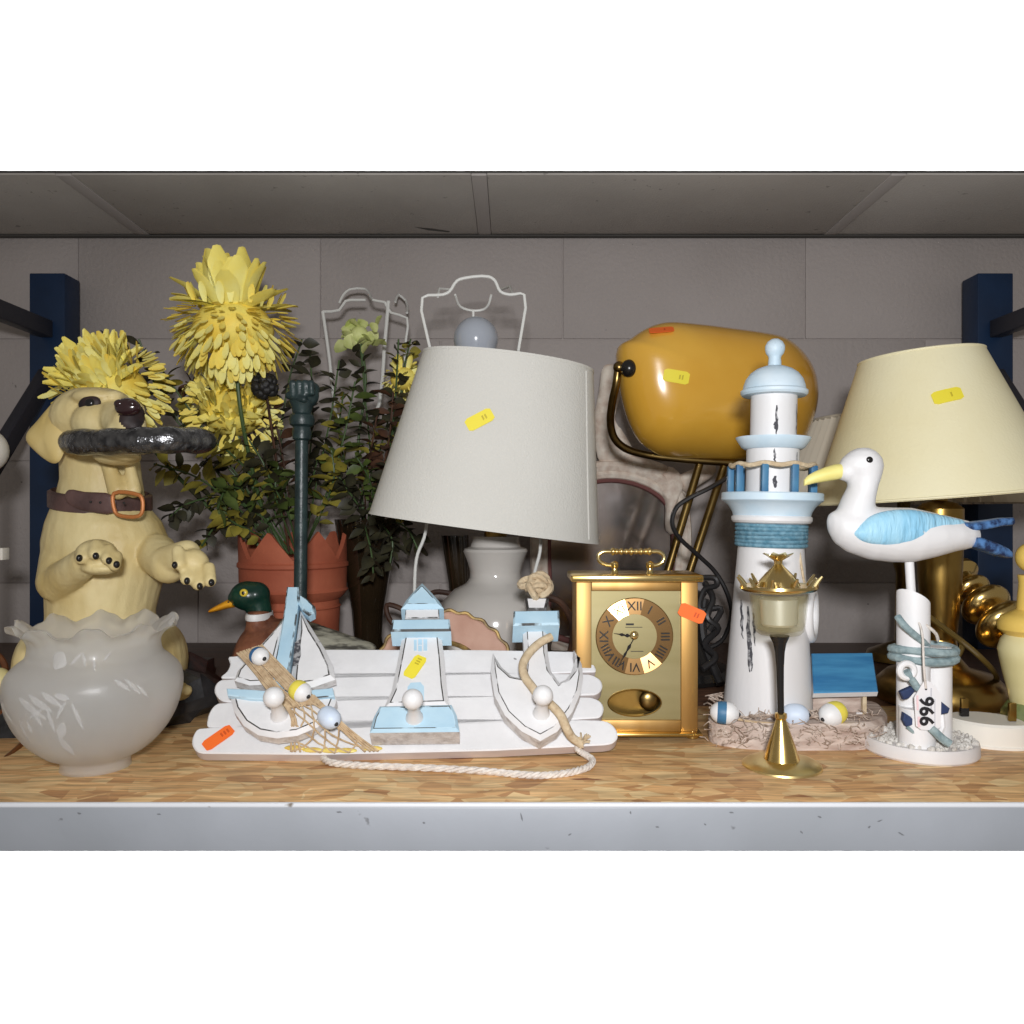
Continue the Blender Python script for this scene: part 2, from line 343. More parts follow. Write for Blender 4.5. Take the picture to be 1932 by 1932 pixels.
def wloc(o):
    v = Vector()
    while o is not None: v = v + o.location; o = o.parent
    return v
def link(name, me, parent=None):
    o = bpy.data.objects.new(name, me); COL.objects.link(o); o.parent = parent; return o
def to_mesh(name, g, mats, org=Vector(), angle=38):
    me = bpy.data.meshes.new(name); me.from_pydata([tuple(p - org) for p in g.v], [], g.f); 
    for m in (mats if isinstance(mats, (list, tuple)) else [mats]): me.materials.append(MATS[m])
    me.polygons.foreach_set('material_index', g.m)
    bm = bmesh.new(); bm.from_mesh(me); bmesh.ops.recalc_face_normals(bm, faces=bm.faces); bm.to_mesh(me); bm.free()
    if angle:
        me.polygons.foreach_set('use_smooth', [True] * len(me.polygons))
        try: me.set_sharp_from_angle(angle=R(angle))
        except Exception: pass
    me.update(); return me
def part(name, g, mats, parent, angle=38, label=None, kind=None):
    o = link(name, to_mesh(name, g, mats, wloc(parent) if parent else Vector(), angle), parent)
    if label: o['label'] = label
    if kind: o['kind'] = kind
    return o
def tag(o, label, cat, group=None, kind=None):
    if label: o['label'] = label
    if cat: o['category'] = cat
    if group: o['group'] = group
    if kind: o['kind'] = kind
    return o
def thing(name, label, cat, loc, group=None):
    o = bpy.data.objects.new(name, None); COL.objects.link(o); o.location = Vector(loc); o.empty_display_size = .02
    return tag(o, label, cat, group)
def solo(name, g, mats, label, cat, group=None, kind=None, angle=38, org=None):
    org = Vector(org) if org is not None else Vector()
    o = link(name, to_mesh(name, g, mats, org, angle)); o.location = org; return tag(o, label, cat, group, kind)
def sculpt(name, g, matn, parent, voxel=.003, it=6, extra=None):
    """fuse overlapping closed shapes into one continuous skin"""
    me = to_mesh(name, g, matn, wloc(parent)); o = bpy.data.objects.new(name, me); COL.objects.link(o)
    r = o.modifiers.new('r', 'REMESH'); r.mode = 'VOXEL'; r.voxel_size = voxel
    sm = o.modifiers.new('s', 'SMOOTH'); sm.iterations = it; sm.factor = .5
    bpy.context.view_layer.update(); ev = o.evaluated_get(bpy.context.evaluated_depsgraph_get())
    m2 = bpy.data.meshes.new_from_object(ev); o.modifiers.clear(); o.data = m2; m2.name = name
    m2.polygons.foreach_set('use_smooth', [True] * len(m2.polygons))
    if not m2.materials: m2.materials.append(MATS[matn])
    o.parent = parent; return o
def caps(g, a, b, ra, rb, k=9):
    a, b = Vector(a), Vector(b)
    for i in range(k + 1):
        t = i / k; q = ra + (rb - ra) * t; g.ell(a.lerp(b, t), (q, q, q), nu=14, nv=8)
    return g
def vloft(g, st, D, n=28):
    """upright loft: stations (py, x_left, x_right, half depth[, D])"""
    rg = []
    for s_ in st:
        py, xl, xr, hd = s_[:4]; d = s_[4] if len(s_) > 4 else D; a, b = W(xl, py, d), W(xr, py, d); c = (a + b) / 2; rx = (b.x - a.x) / 2
        rg.append([c + Vector((rx * math.cos(t), hd * math.sin(t), 0)) for t in (2 * math.pi * k / n for k in range(n))])
    return g.rings(rg)
def hloft(g, st, D, n=24, sq=1.0):
    """sideways loft: stations (px, y_top, y_bottom, half depth)"""
    rg = []
    for s_ in st:
        px, yt, yb, hd = s_[:4]; d = s_[4] if len(s_) > 4 else D; a, b = W(px, yt, d), W(px, yb, d); c = (a + b) / 2; rz = (a.z - b.z) / 2
        ring = []
        for k in range(n):
            t = 2 * math.pi * k / n; cs, sn = math.cos(t), math.sin(t)
            ring.append(c + Vector((0, hd * math.copysign(abs(cs) ** sq, cs), rz * math.copysign(abs(sn) ** sq, sn))))
        rg.append(ring)
    return g.rings(rg)
def text_mesh(body, size, O, U, V, depth=.0004, bold=0):
    cu = bpy.data.curves.new('t', 'FONT'); cu.body = body; cu.size = size; cu.align_x = 'CENTER'; cu.align_y = 'CENTER'; cu.extrude = depth; cu.offset = bold; cu.resolution_u = 3
    o = bpy.data.objects.new('t', cu); COL.objects.link(o); bpy.context.view_layer.update()
    me = bpy.data.meshes.new_from_object(o.evaluated_get(bpy.context.evaluated_depsgraph_get()))
    U = Vector(U).normalized(); V = Vector(V).normalized(); Nn = U.cross(V); g = G()
    g.add([Vector(O) + U * v.co.x + V * v.co.y + Nn * v.co.z for v in me.vertices], [list(p.vertices) for p in me.polygons])
    bpy.data.objects.remove(o); bpy.data.curves.remove(cu); bpy.data.meshes.remove(me); return g
def sticker(parent, O, U, N, w_, h_, colour, bend=0, prints=3):
    """small price label with notched ends; bend = radius of the surface it wraps"""
    U = Vector(U).normalized(); N = Vector(N).normalized(); V = N.cross(U).normalized(); O = Vector(O); g = G(); up = []; pr = []
    K = 9
    for k in range(K):
        t = -1 + 2 * k / (K - 1); x = t * w_ / 2; e = h_ / 2 * (1 if abs(t) < .86 else .72)
        up.append((x, e))
    def P(x, y, o): return O + U * x + V * y + N * (o - ((x * x) / (2 * bend) if bend else 0))
    rg_t = [P(x, e, .0006) for x, e in up]; rg_b = [P(x, -e, .0006) for x, e in up]
    lo_t = [P(x, e, 0) for x, e in up]; lo_b = [P(x, -e, 0) for x, e in up]
    vs = rg_t + rg_b + lo_t + lo_b; fs = []; mm = []
    for k in range(K - 1):
        fs += [[K + k, K + k + 1, k + 1, k], [k, k + 1, 2 * K + k + 1, 2 * K + k], [K + k + 1, K + k, 3 * K + k, 3 * K + k + 1], [2*K+k, 2*K+k+1, 3*K+k+1, 3*K+k]]
    fs += [[0, K, 3 * K, 2 * K], [K - 1, 2 * K - 1, 4 * K - 1, 3 * K - 1][::-1]]
    g.add(vs, fs, 0)
    for i in range(prints):
        x0 = w_ * (.10 + .11 * i); a = h_ * .2
        q = [P(x0, -a, .0009), P(x0 + w_ * .06, -a * .7, .0009), P(x0 + w_ * .06, a, .0009), P(x0, a * .8, .0009)]
        g.add(q, [[0, 1, 2, 3]], 1)
    return part('price_sticker', g, ['sticker_' + colour, 'sticker_' + colour + '_print'], parent, 30)
def inst(name, me, parent, loc, rot=None, scale=(1, 1, 1)):
    o = link(name, me, parent); o.location = Vector(loc)
    if rot is not None: o.rotation_euler = rot
    o.scale = scale; return o

from mathutils.bvhtree import BVHTree
CAMP = Vector((0, 0, H)); _bv = {}
def hit(o, px, py):
    """where the line of sight through a photo position meets an object, with the outward normal"""
    if o.name not in _bv:
        wl = wloc(o); me = o.data; _bv[o.name] = BVHTree.FromPolygons([v.co + wl for v in me.vertices], [list(p.vertices) for p in me.polygons])
    d = (W(px, py, 1) - CAMP).normalized(); loc, n, i, t = _bv[o.name].ray_cast(CAMP, d)
    if loc is None: loc, n = W(px, py, 1), Vector((0, -1, 0))
    return loc, (n if n.dot(d) < 0 else -n)
def stick(parent, o, p0, p1, w_, h_, colour, bend=0, prints=3):
    """price label centred between two photo positions, lying on the surface of o"""
    a, n = hit(o, (p0[0] + p1[0]) / 2, (p0[1] + p1[1]) / 2); u, _ = hit(o, *p0); v, _ = hit(o, *p1); U_ = v - u; U_ = U_ - n * U_.dot(n)
    return sticker(parent, a + n * .0006, U_, n, w_, h_, colour, bend, prints)
# ------------------------------------------------------------------ setting
DW, ZC = 1.477, .75                      # block wall and ceiling height
def S(name, g, m, parent=None, angle=38):
    o = part(name, g, m, parent, angle); o['kind'] = 'structure'; return o
S('added_backdrop', G().box((0, 3.3, .25), (10, .04, 7)), 'backdrop_white')  # added white board behind the rack, not part of the room
wall = S('wall', G().box((0, DW + .0535, .22), (2.9, .10, 1.1)), 'mortar')
bw, bh, gap = .450, .2265, .0020
proto = to_mesh('block', G().box((0, 0, 0), (bw - gap, .014, bh - gap), bev=.0014), 'block_paint', Vector(), 30)
def clipped_block(x0, x1, z0, z1):
    return to_mesh('block', G().box(((x0 + x1) / 2, DW + .007, (z0 + z1) / 2), (x1 - x0 - gap, .014, z1 - z0 - gap), bev=.0014), 'block_paint', Vector(), 30)
zj = H - (640 - C0) * DW / F               # joint under the top course
for row in range(-1, 4):
    z1 = zj + bh - row * bh + bh * 0; z0 = z1 - bh
    off = ((605 if row % 2 == 0 else 374) - C0) * DW / F
    for k in range(-4, 5):
        x0 = off + k * bw
        if x0 + bw < -1.12 or x0 > 1.12: continue
        if z0 > ZC: continue
        if z1 > ZC + .001: link('block', clipped_block(x0, x0 + bw, z0, ZC), wall)
        else: inst('block', proto, wall, (x0 + bw / 2, DW + .007, (z0 + z1) / 2))
# ceiling of boards between flat bars, cut off where the photograph ends
ceil = S('ceiling', G().box((0, (1.204 + DW) / 2 + .02, ZC + .0056), (2.9, DW - 1.204 + .04, .003)), 'shadow_gap')
bars = [(x - C0) * DW / F for x in (-370, 275, 915, 1562, 2205)]
for i in range(4):
    a, b = bars[i] + .0122, bars[i + 1] - .0122
    part('ceiling_board', G().box(((a + b) / 2, (1.2055 + DW - .006) / 2, ZC + .0030), (b - a, DW - .006 - 1.2055, .0035), bev=.0012), 'tile_board', ceil)
for x in bars:
    part('ceiling_bar', G().box((x, (1.2055 + DW - .004) / 2, ZC + .0022), (.0235, DW - .004 - 1.2055, .0040), bev=.001), 'tile_bar', ceil)
part('wall_trim', G().box((0, DW - .0095, ZC - .0012), (2.7, .011, .0024)), 'shadow_gap', ceil)
chip = G(); yy = .51 * F / (C0 - 433)
chip.add([W(780, 428, yy - .010), W(815, 431, yy - .002), W(850, 437, yy + .012), W(846, 439, yy + .018), W(808, 435, yy + .008)], [[0, 1, 2, 3, 4]])
for v in chip.v: v.z = ZC + .0012
part('board_chip', chip, 'shadow_gap', ceil)

S('shelf_board', G().box((0, (.657 + .985) / 2, -.009), (2.3, .985 - .657, .018), bev=.0015), 'osb')
S('rear_shelf_board', G().box((0, (.988 + 1.47) / 2, -.0105), (2.3, 1.47 - .988, .018), bev=.0015), 'dark_boards')

rack = thing('storage_rack', 'grey and blue metal storage rack holding the chipboard shelf', 'shelving', (0, .66, -.04))
part('beam', G().box((0, .669, -.0205), (2.3, .034, .0365), bev=.0012), 'beam_grey', rack)
part('beam_lip', G().tube([(-1.15, .6545, -.0012), (1.15, .6545, -.0012)], .0024, 10), 'beam_lip', rack)
sm_ = G(); rs = random.Random(21)
for x, y, a_, l_ in ((984, 1541, 75, 18), (1546, 1541, 20, 9), (1660, 1548, -20, 12), (1512, 1570, 55, 8), (1380, 1533, 10, 10), (1190, 1533, 80, 7), (640, 1532, 5, 12), (1700, 1573, 25, 14), (1075, 1574, -30, 8), (300, 1536, 8, 9), (1640, 1560, -35, 7), (800, 1552, 15, 6), (1330, 1555, 40, 6), (150, 1534, 12, 9), (1240, 1560, 10, 8)):
    c_ = W(x, y, .652); d_ = Vector((math.cos(R(a_)), 0, -math.sin(R(a_)))) * l_ * .435e-3 / 2; n_ = Vector((d_.z, 0, -d_.x)).normalized() * .0009
    c_.y = .6516; pts_ = [c_ - d_, c_ - d_ * .3 + n_ * rs.uniform(.5, 1.2), c_ + d_ * .4 + n_ * rs.uniform(.3, 1), c_ + d_, c_ + d_ * .3 - n_ * rs.uniform(.4, 1), c_ - d_ * .5 - n_ * rs.uniform(.3, .9)]
    sm_.add(pts_, [[0, 1, 2, 3, 4, 5]])
mat('scuff_grey', L(112, 114, 118), .6)
part('paint_scuffs', sm_, 'scuff_grey', rack, 0, kind='stuff')
for sgn, pa in ((-1, 55), (1, 1845)):
    x0 = (pa - C0) * 1.40 / F; x1 = x0 + 67 * 1.40 / F; zt = H - (515 - C0) * 1.4 / F
    part('upright', G().box(((x0 + x1) / 2, 1.425, (zt - .3) / 2), (x1 - x0, .05, zt + .3), bev=.002), 'rack_blue', rack)
    xc = (x0 + x1) / 2 - sgn * -.0
    part('brace', G().box((xc, 1.05, .562), (.022, .70, .03), bev=.002), 'rack_dark', rack)
    a, b = Vector((xc, 1.402, .482)), Vector((xc, .95, -.03)); d = b - a
    part('brace', G().box((a + b) / 2, (.02, d.length, .028), rot=Matrix.Rotation(math.atan2(d.z, d.y), 3, 'X') , bev=.002), 'rack_dark', rack)

# ------------------------------------------------------------------ frosted shade, front
gs = thing('glass_lampshade', 'frosted glass lampshade with frilled rim and etched leaves, in front of the dog', 'lampshade', (W(181, 0, .75).x, .75, 0))
sG = .75 / F
ctrl = [(61, 1446), (60, 1436), (62, 1428), (86, 1414), (115, 1388), (139, 1350), (151, 1310), (153, 1285), (147, 1263), (131, 1245), (117, 1233), (113, 1220), (113, 1207), (121, 1192), (134, 1182), (142, 1177)]
cp = [Vector((r, (1446 - y), 0)) for r, y in ctrl]
sp = smooth_path(cp, 4); prof = [(p.x * sG, p.y * sG) for p in sp]
def frill(r, z, a, j):
    t = max(0, (z - .112) / .024); s_ = math.sin(9 * a + .6)
    return r * (1 + .04 * t * t * math.cos(10 * a) + .006 * t * math.cos(31 * a)), z + .0050 * t * t * math.sin(10 * a + .6) + .0010 * t * math.sin(29 * a)
outer = prof; inner = [(r - .0028, z + .0006) for r, z in prof[::-1]]
part('glass_body', G().lathe(outer + inner, gs.location, 180, fn=frill, cap0=False, cap1=False), 'frosted_glass', gs, 80)
def on_shade(a, z):
    r = prof[0][0]
    for (r0, z0), (r1, z1) in zip(prof, prof[1:]):
        if z0 <= z <= z1 and z1 > z0: r = r0 + (r1 - r0) * (z - z0) / (z1 - z0)
    return gs.location + Vector((r * math.cos(a), r * math.sin(a), z))
def etched(a0, z0, a1, z1, wd):
    g = G(); n = 8; l, r_ = [], []
    for k in range(n + 1):
        t = k / n; a = a0 + (a1 - a0) * t; z = z0 + (z1 - z0) * t; q = wd * math.sin(math.pi * min(1, max(0, t * .9 + .06)))
        da, dz = (a1 - a0), (z1 - z0); ln = math.hypot(da * .075, dz); ox, oz = -dz / ln * q / .075, da * .075 / ln * q
        o1 = on_shade(a + ox, z + oz); o2 = on_shade(a - ox, z - oz); ctr = gs.location
        for o in (o1, o2):
            d = Vector((o.x - ctr.x, o.y - ctr.y, 0)).normalized() * .0006; o += d
        l.append(o1); r_.append(o2)
    vs = l + r_; m = n + 1
    g.add(vs, [[k, k + 1, m + k + 1, m + k] for k in range(n)]); part('etched_leaf', g, 'etched_glass', gs)
A = lambda px: -math.pi / 2 + math.asin(max(-.98, min(.98, (px - 178) / 154)))
ZZ = lambda py: (1446 - py) * sG
for x0, y0, x1, y1, wd in ((120, 1282, 172, 1318, .0032), (140, 1276, 185, 1306, .0028), (165, 1272, 200, 1296, .0026), (188, 1276, 212, 1284, .0028), (215, 1290, 231, 1340, .0016),
                           (64, 1293, 93, 1330, .0030), (35, 1300, 50, 1345, .0020), (150, 1306, 162, 1330, .0018), (176, 1300, 184, 1345, .0018), (200, 1325, 190, 1355, .004), (188, 1352, 206, 1392, .0034),
                           (134, 1322, 136, 1346, .0020), (118, 1326, 119, 1366, .0012), (275, 1258, 292, 1280, .0018), (288, 1258, 304, 1290, .0016), (262, 1230, 276, 1215, .0012),
                           (200, 1232, 222, 1212, .0016), (224, 1212, 230, 1236, .0014), (168, 1300, 140, 1318, .0016), (205, 1288, 190, 1318, .0014), (158, 1216, 190, 1232, .0075), (246, 1220, 247, 1245, .0012), (300, 1270, 312, 1300, .0014), (100, 1408, 112, 1416, .003)):
    etched(A(x0), ZZ(y0), A(x1), ZZ(y1), wd)

# ------------------------------------------------------------------ resin dog
D = .95
mat('black_nose', L(46, 26, 28), .22, coat=.5)
dog = thing('dog_statue', 'cream resin begging dog statue with brown collar, on a rough black base', 'statue', (W(195, 0, D).x, D, 0))
g = G()
vloft(g, [(926, 122, 262, .044), (945, 113, 268, .050), (962, 106, 278, .055), (985, 97, 298, .060), (1020, 90, 312, .064), (1060, 92, 308, .066), (1105, 98, 297, .066), (1155, 100, 284, .064), (1230, 97, 290, .066), (1330, 88, 300, .072), (1395, 95, 300, .064)], D)
vloft(g, [(840, 124, 250, .040, .945), (870, 120, 258, .042, .945), (905, 121, 262, .043, .948), (945, 112, 268, .048, .95)], D)
g.ell(W(172, 790, .925), (.041, .050, .036)); g.ell(W(155, 815, .925), (.030, .040, .030))
g.ell(W(190, 752, .895), (.030, .03, .012)); g.ell(W(190, 800, .885), (.030, .03, .026))
caps(g, W(212, 790, .885), W(243, 800, .845), .0215, .0175); g.ell(W(246, 776, .845), (.0145, .016, .0125)); g.ell(W(252, 806, .843), (.0125, .014, .0125)); g.ell(W(226, 812, .845), (.013, .014, .0125))
g.ell(W(222, 862, .875), (.023, .03, .0095)); g.ell(W(238, 857, .852), (.014, .018, .0075)); g.ell(W(165, 752, .885), (.013, .012, .006)); g.ell(W(214, 748, .885), (.012, .014, .007))
caps(g, W(205, 880, .905), W(222, 925, .902), .008, .011); caps(g, W(245, 878, .91), W(252, 925, .908), .006, .009)
# near arm held to the chest, far arm reaching out
caps(g, W(122, 1050, .925), W(110, 1098, .895), .026, .023); caps(g, W(110, 1100, .893), W(160, 1060, .855), .021, .016); g.ell(W(182, 1046, .848), (.0215, .02, .0165))
for x, y in ((154, 1046), (178, 1037), (202, 1046), (216, 1058)): caps(g, W(x + 3, y - 8, .838), W(x, y + 8, .828), .0068, .0066, 4)
g.ell(W(190, 1072, .846), (.020, .016, .007))
caps(g, W(295, 1045, .93), W(318, 1068, .895), .024, .020); caps(g, W(308, 1062, .90), W(352, 1045, .875), .018, .0155); g.ell(W(366, 1068, .862), (.0165, .016, .019))
for x, y in ((352, 1088), (374, 1098), (396, 1092), (338, 1060)): caps(g, W(x - 2, y - 20, .852), W(x, y + 4, .842), .0070, .0070, 4)
# haunches and feet
for sx in (1, -1):
    cx = 195 + sx * 118; g.ell(W(cx - sx * 12, 1250, .93), (.026, .055, .048))
g.ell(W(352, 1303, .90), (.0062, .008, .0062)); g.ell(W(330, 1305, .915), (.02, .02, .012))
body = sculpt('body', g, 'dog_coat', dog, .0021, 3)
def ear(pts, D0, bulge):
    ge = G(); n = 30
    ge.pillow(smooth_path([W(x, y, d) for x, y, d in pts], 5, True), Vector((-.35, -1, .1)), bulge, .004, 6); return ge
part('ear', ear([(112, 752, .915), (96, 768, .91), (76, 792, .905), (54, 818, .90), (52, 832, .898), (68, 852, .895), (98, 874, .89), (112, 870, .885), (122, 848, .885), (126, 810, .89), (124, 775, .90)], .9, .011), 'dog_ear', dog)
part('ear', ear([(262, 760, .93), (272, 785, .935), (276, 815, .94), (268, 828, .94), (258, 800, .935)], .93, .006), 'dog_ear', dog, label='far ear half hidden behind the muzzle')
body.data.materials.append(M['dog_dark'])
wb = wloc(body)
for p in body.data.polygons:
    c = p.center + wb; x = C0 + c.x * F / c.y; y = C0 - (c.z - H) * F / c.y
    if c.y < .89 and ((x - 249) / 25) ** 2 + ((y - 786) / 26) ** 2 < 1 and x > 220: p.material_index = 1
hn, nn_ = hit(body, 240, 768); gn = G(); gn.ell(hn + Vector((0, .001, 0)), (.0135, .008, .0098)); gn.ell(hn + Vector((-.007, -.001, .003)), (.006, .006, .005)); gn.ell(hn + Vector((.006, -.001, .003)), (.006, .006, .005))
part('nose', gn, 'black_nose', dog)
he, ne = hit(body, 170, 761); eye = part('eye', G().ell(he + Vector((-.001, .001, 0)), (.0125, .0046, .0084), Matrix.Rotation(R(-12), 3, 'Y')), 'dog_dark', dog)
part('eyeball', G().ell(he + Vector((.0008, -.0022, 0)), (.0054, .0034, .0052)), 'black_gloss', eye)
for x, y, d in ((150, 1053, .8285), (181, 1049, .8275), (206, 1058, .8275), (220, 1065, .829), (330, 1066, .8455), (353, 1096, .842), (377, 1106, .842), (399, 1099, .842)):
    hc, _ = hit(body, x, y); part('claw', G().ell(hc if abs(hc.y - d) < .05 else W(x, y, d), (.0030, .004, .0038)), 'black_gloss', dog)
# collar
def band(g, cx, cy, D0, rx, ry, hh, tilt, th, n=48, a0=0, a1=2 * math.pi):
    c = W(cx, cy, D0); rg = []
    for k in range(n):
        a = a0 + (a1 - a0) * k / n; o = Vector((math.cos(a), math.sin(a), 0)); p = c + Vector((rx * o.x, ry * o.y, tilt * rx * o.x + .006 * o.y))
        q = [(0, -hh), (th, -hh * .8), (th, hh * .8), (0, hh)]
        rg.append([p + Vector((o.x * e, o.y * e, z)) for e, z in q])
    return g.rings(rg, closed=True)
gc = G(); band(gc, 191, 944, .95, .0525, .053, .0108, -.10, .0035); collar = part('collar', gc, 'collar_brown', dog, 50)
cpt = lambda x, y: W(x, y, .8875)
bk = G(); bk.tube([cpt(215, 931), cpt(262, 934), cpt(268, 941), cpt(268, 966), cpt(260, 974), cpt(222, 971), cpt(216, 962)], .0022, 8, closed=True, sub=4); part('buckle', bk, 'copper_buckle', collar)
st = G(); st.pillow(smooth_path([W(x, y, .893) for x, y in ((122, 934), (130, 924), (160, 928), (214, 935), (214, 967), (165, 965), (135, 955), (124, 945))], 3, True), (0, -1, 0), .0025, .004, 5, 6); part('strap_end', st, 'collar_brown', collar)
for x, y in ((171, 947), (189, 948), (234, 949)): part('hole', G().ell(W(x, y, .8895 if x < 200 else .8925), (.0014, .0012, .0014)), 'black_matte', collar)
# rock base
rk = G(); rr = random.Random(4); c = W(195, 0, .965); 
prof_r = [(.130, 0), (.136, .012), (.130, .026), (.114, .042), (.08, .054), (.03, .058)]
rk.lathe([(r, z) for r, z in prof_r], (c.x + .012, .965, 0), 40, fn=lambda r, z, a, j: (r * (1 + .07 * math.sin(5 * a + j) + .04 * math.sin(11 * a + 2 * j) + .03 * math.sin(23 * a + 3 * j)), z * (1 + .16 * math.sin(7 * a + j))))
part('base', rk, 'rock_black', dog, 25)

bar = G()
sp_ = smooth_path([W(120, 833, .875), W(150, 834, .842), (W(205, 834, .815)), W(262, 832, .806), W(320, 830, .812), W(370, 831, .838), W(402, 834, .872)], 7)
bar.tube(sp_, lambda t: .0138 * min(1, (math.sin(math.pi * min(max(t, .012), .988)) * 3.2) ** .5) * (1 + .05 * math.sin(40 * t)), 18)
solo('chew_ring', bar, 'pewter', 'curved pewter grey bar with rough crackled surface, gripped in the dog statue mouth', 'chew toy', org=W(262, 832, .82))

# ------------------------------------------------------------------ coat rack leaning back
TH = R(47); YAW = R(2.4)
U = Vector((math.cos(YAW), math.sin(YAW), 0)); BK = Vector((-math.sin(YAW), math.cos(YAW), 0))
V = (BK * math.sin(TH) + Vector((0, 0, math.cos(TH)))).normalized(); NB = U.cross(V).normalized()
if NB.y > 0: NB = -NB
O0 = W(400, 1438, .763); O0.z = 0; O0 = O0 + NB * .013            # front lower edge of the board
CAM = Vector((0, 0, H))
def bp(px, py, h=0):
    d = W(px, py, 1) - CAM; P0 = O0 + NB * h; t = (P0 - CAM).dot(NB) / d.dot(NB); return CAM + d * t
cr = thing('coat_rack', 'white distressed nautical coat rack with boat, lighthouse and anchor, lying tilted back', 'coat rack', (O0.x + .2, O0.y + .04, 0))
mat('plank_edge', (.66, .60, .58), .75, col2=(.54, .47, .45), vscale=60, stretch=(.3, 1, 1))
def bpoly(l, h): return [bp(x, y, h) for x, y in l]
for rows in ([(376, 1373.5), (366, 1384), (362, 1402), (370, 1416), (384, 1421), (1140, 1405), (1158, 1400), (1166, 1388), (1160, 1372), (1146, 1361), (1110, 1357.5)],
             [(412, 1326), (397, 1340), (391, 1358), (393, 1371), (1112, 1355), (1132, 1352), (1139, 1338), (1134, 1324), (1118, 1316), (1100, 1314.5)],
             [(418, 1282), (407, 1291), (405, 1306), (416, 1320), (430, 1324), (1104, 1311), (1126, 1309), (1136, 1298), (1134, 1284), (1122, 1275), (1110, 1271.5)],
             [(432, 1238), (434, 1252), (428, 1266), (417, 1276), (420, 1279), (1108, 1267.5), (1124, 1266), (1120, 1252), (1110, 1242), (1115, 1230), (1100, 1229)]):
    part('plank', G().ext(smooth_path(bpoly(rows, 0), 3, True), NB, .013, .0012, 0, 0, 1), ['white_paint', 'plank_edge'], cr)
part('batten', G().box(bp(780, 1330, 0) - NB * .019, (.30, .010, .03), rot=Matrix((U, -NB, V)).transposed()), 'white_rough', cr)
HF = .020
def piece(name, poly, parent, h=HF, t=.014, c=.0026, m=('white_paint', 'worn_edge', 'white_rough'), sm=0, label=None, line=0):
    P_ = bpoly(poly, h)
    if sm: P_ = smooth_path(P_, sm, True)
    return part(name, G().ext(P_, NB, t, c, 0, 1, 2, line), list(m), parent, 30, label=label)
BL = ('blue_paint', 'blue_worn', 'blue_paint')
# sailing boat
boat = piece('boat_hull', [(430, 1300), (470, 1303), (540, 1305), (628, 1300), (634, 1318), (622, 1348), (598, 1368), (560, 1384), (520, 1389), (486, 1383), (458, 1365), (440, 1338)], cr, c=.004, line=.0013)
piece('gunwale', [(427, 1298), (470, 1300), (540, 1305), (628, 1297), (631, 1313), (540, 1321), (470, 1318), (429, 1311)], boat, h=HF + .004, t=.006, c=.001, m=BL)
piece('sail', [(538, 1160), (531, 1200), (520, 1245), (510, 1288), (470, 1290), (441, 1281), (448, 1262), (490, 1215), (522, 1180)], boat, h=HF + .001, c=.003, line=.0012)
piece('sail', [(566, 1147), (590, 1185), (612, 1220), (627, 1252), (632, 1277), (590, 1292), (548, 1296), (553, 1240), (560, 1190)], boat, h=HF + .001, c=.0045, line=.0014)
piece('mast', [(541, 1106), (563, 1106), (563, 1135), (556, 1190), (546, 1256), (538, 1296), (508, 1296), (518, 1250), (530, 1190), (538, 1135)], boat, h=HF + .0035, t=.012, c=.0015, m=BL)
piece('pennant', [(562, 1117), (580, 1128), (594, 1142), (593, 1154), (582, 1160), (570, 1150), (562, 1136)], boat, h=HF + .004, t=.012, m=BL)
piece('sail_window', [(556, 1212), (566, 1206), (568, 1235), (562, 1254), (552, 1256)], boat, h=HF + .0014, t=.0006, c=0, m=('scuff',) * 3)
# lighthouse cut-out
tw = piece('lighthouse_tower', [(760, 1188), (832, 1188), (838, 1240), (842, 1290), (848, 1330), (722, 1334), (738, 1300), (750, 1240)], cr, t=.018, c=.0045, line=.0012)
piece('lighthouse_foot', [(716, 1330), (852, 1327), (862, 1348), (867, 1378), (697, 1380), (704, 1352)], tw, h=HF + .007, t=.024, c=.0028, m=('blue_paint', 'blue_worn', 'white_rough'), line=.0009)
piece('gallery', [(740, 1167), (848, 1166), (851, 1189), (737, 1190)], tw, h=HF + .012, t=.026, c=.002, m=BL)
piece('lantern_room', [(765, 1144), (828, 1143), (829, 1165), (764, 1166)], tw, h=HF + .004, t=.018, c=.001)
piece('lighthouse_roof', [(796, 1096), (812, 1112), (828, 1130), (837, 1144), (756, 1145), (766, 1128), (780, 1112)], tw, h=HF + .009, t=.022, c=.004, m=BL, line=.0009)
piece('door', [(769, 1320), (769, 1296), (775, 1288), (793, 1287), (800, 1295), (800, 1320)], tw, h=HF + .0008, t=.001, c=0, m=BL)
for a, b in (((781, 1207), (786, 1227)), ((789, 1206), (796, 1216)), ((789, 1218), (796, 1228)), ((799, 1206), (806, 1227))):
    piece('window', [(a[0], a[1]), (b[0], a[1]), (b[0], b[1]), (a[0], b[1])], tw, h=HF + .0007, t=.0008, c=0, m=BL)
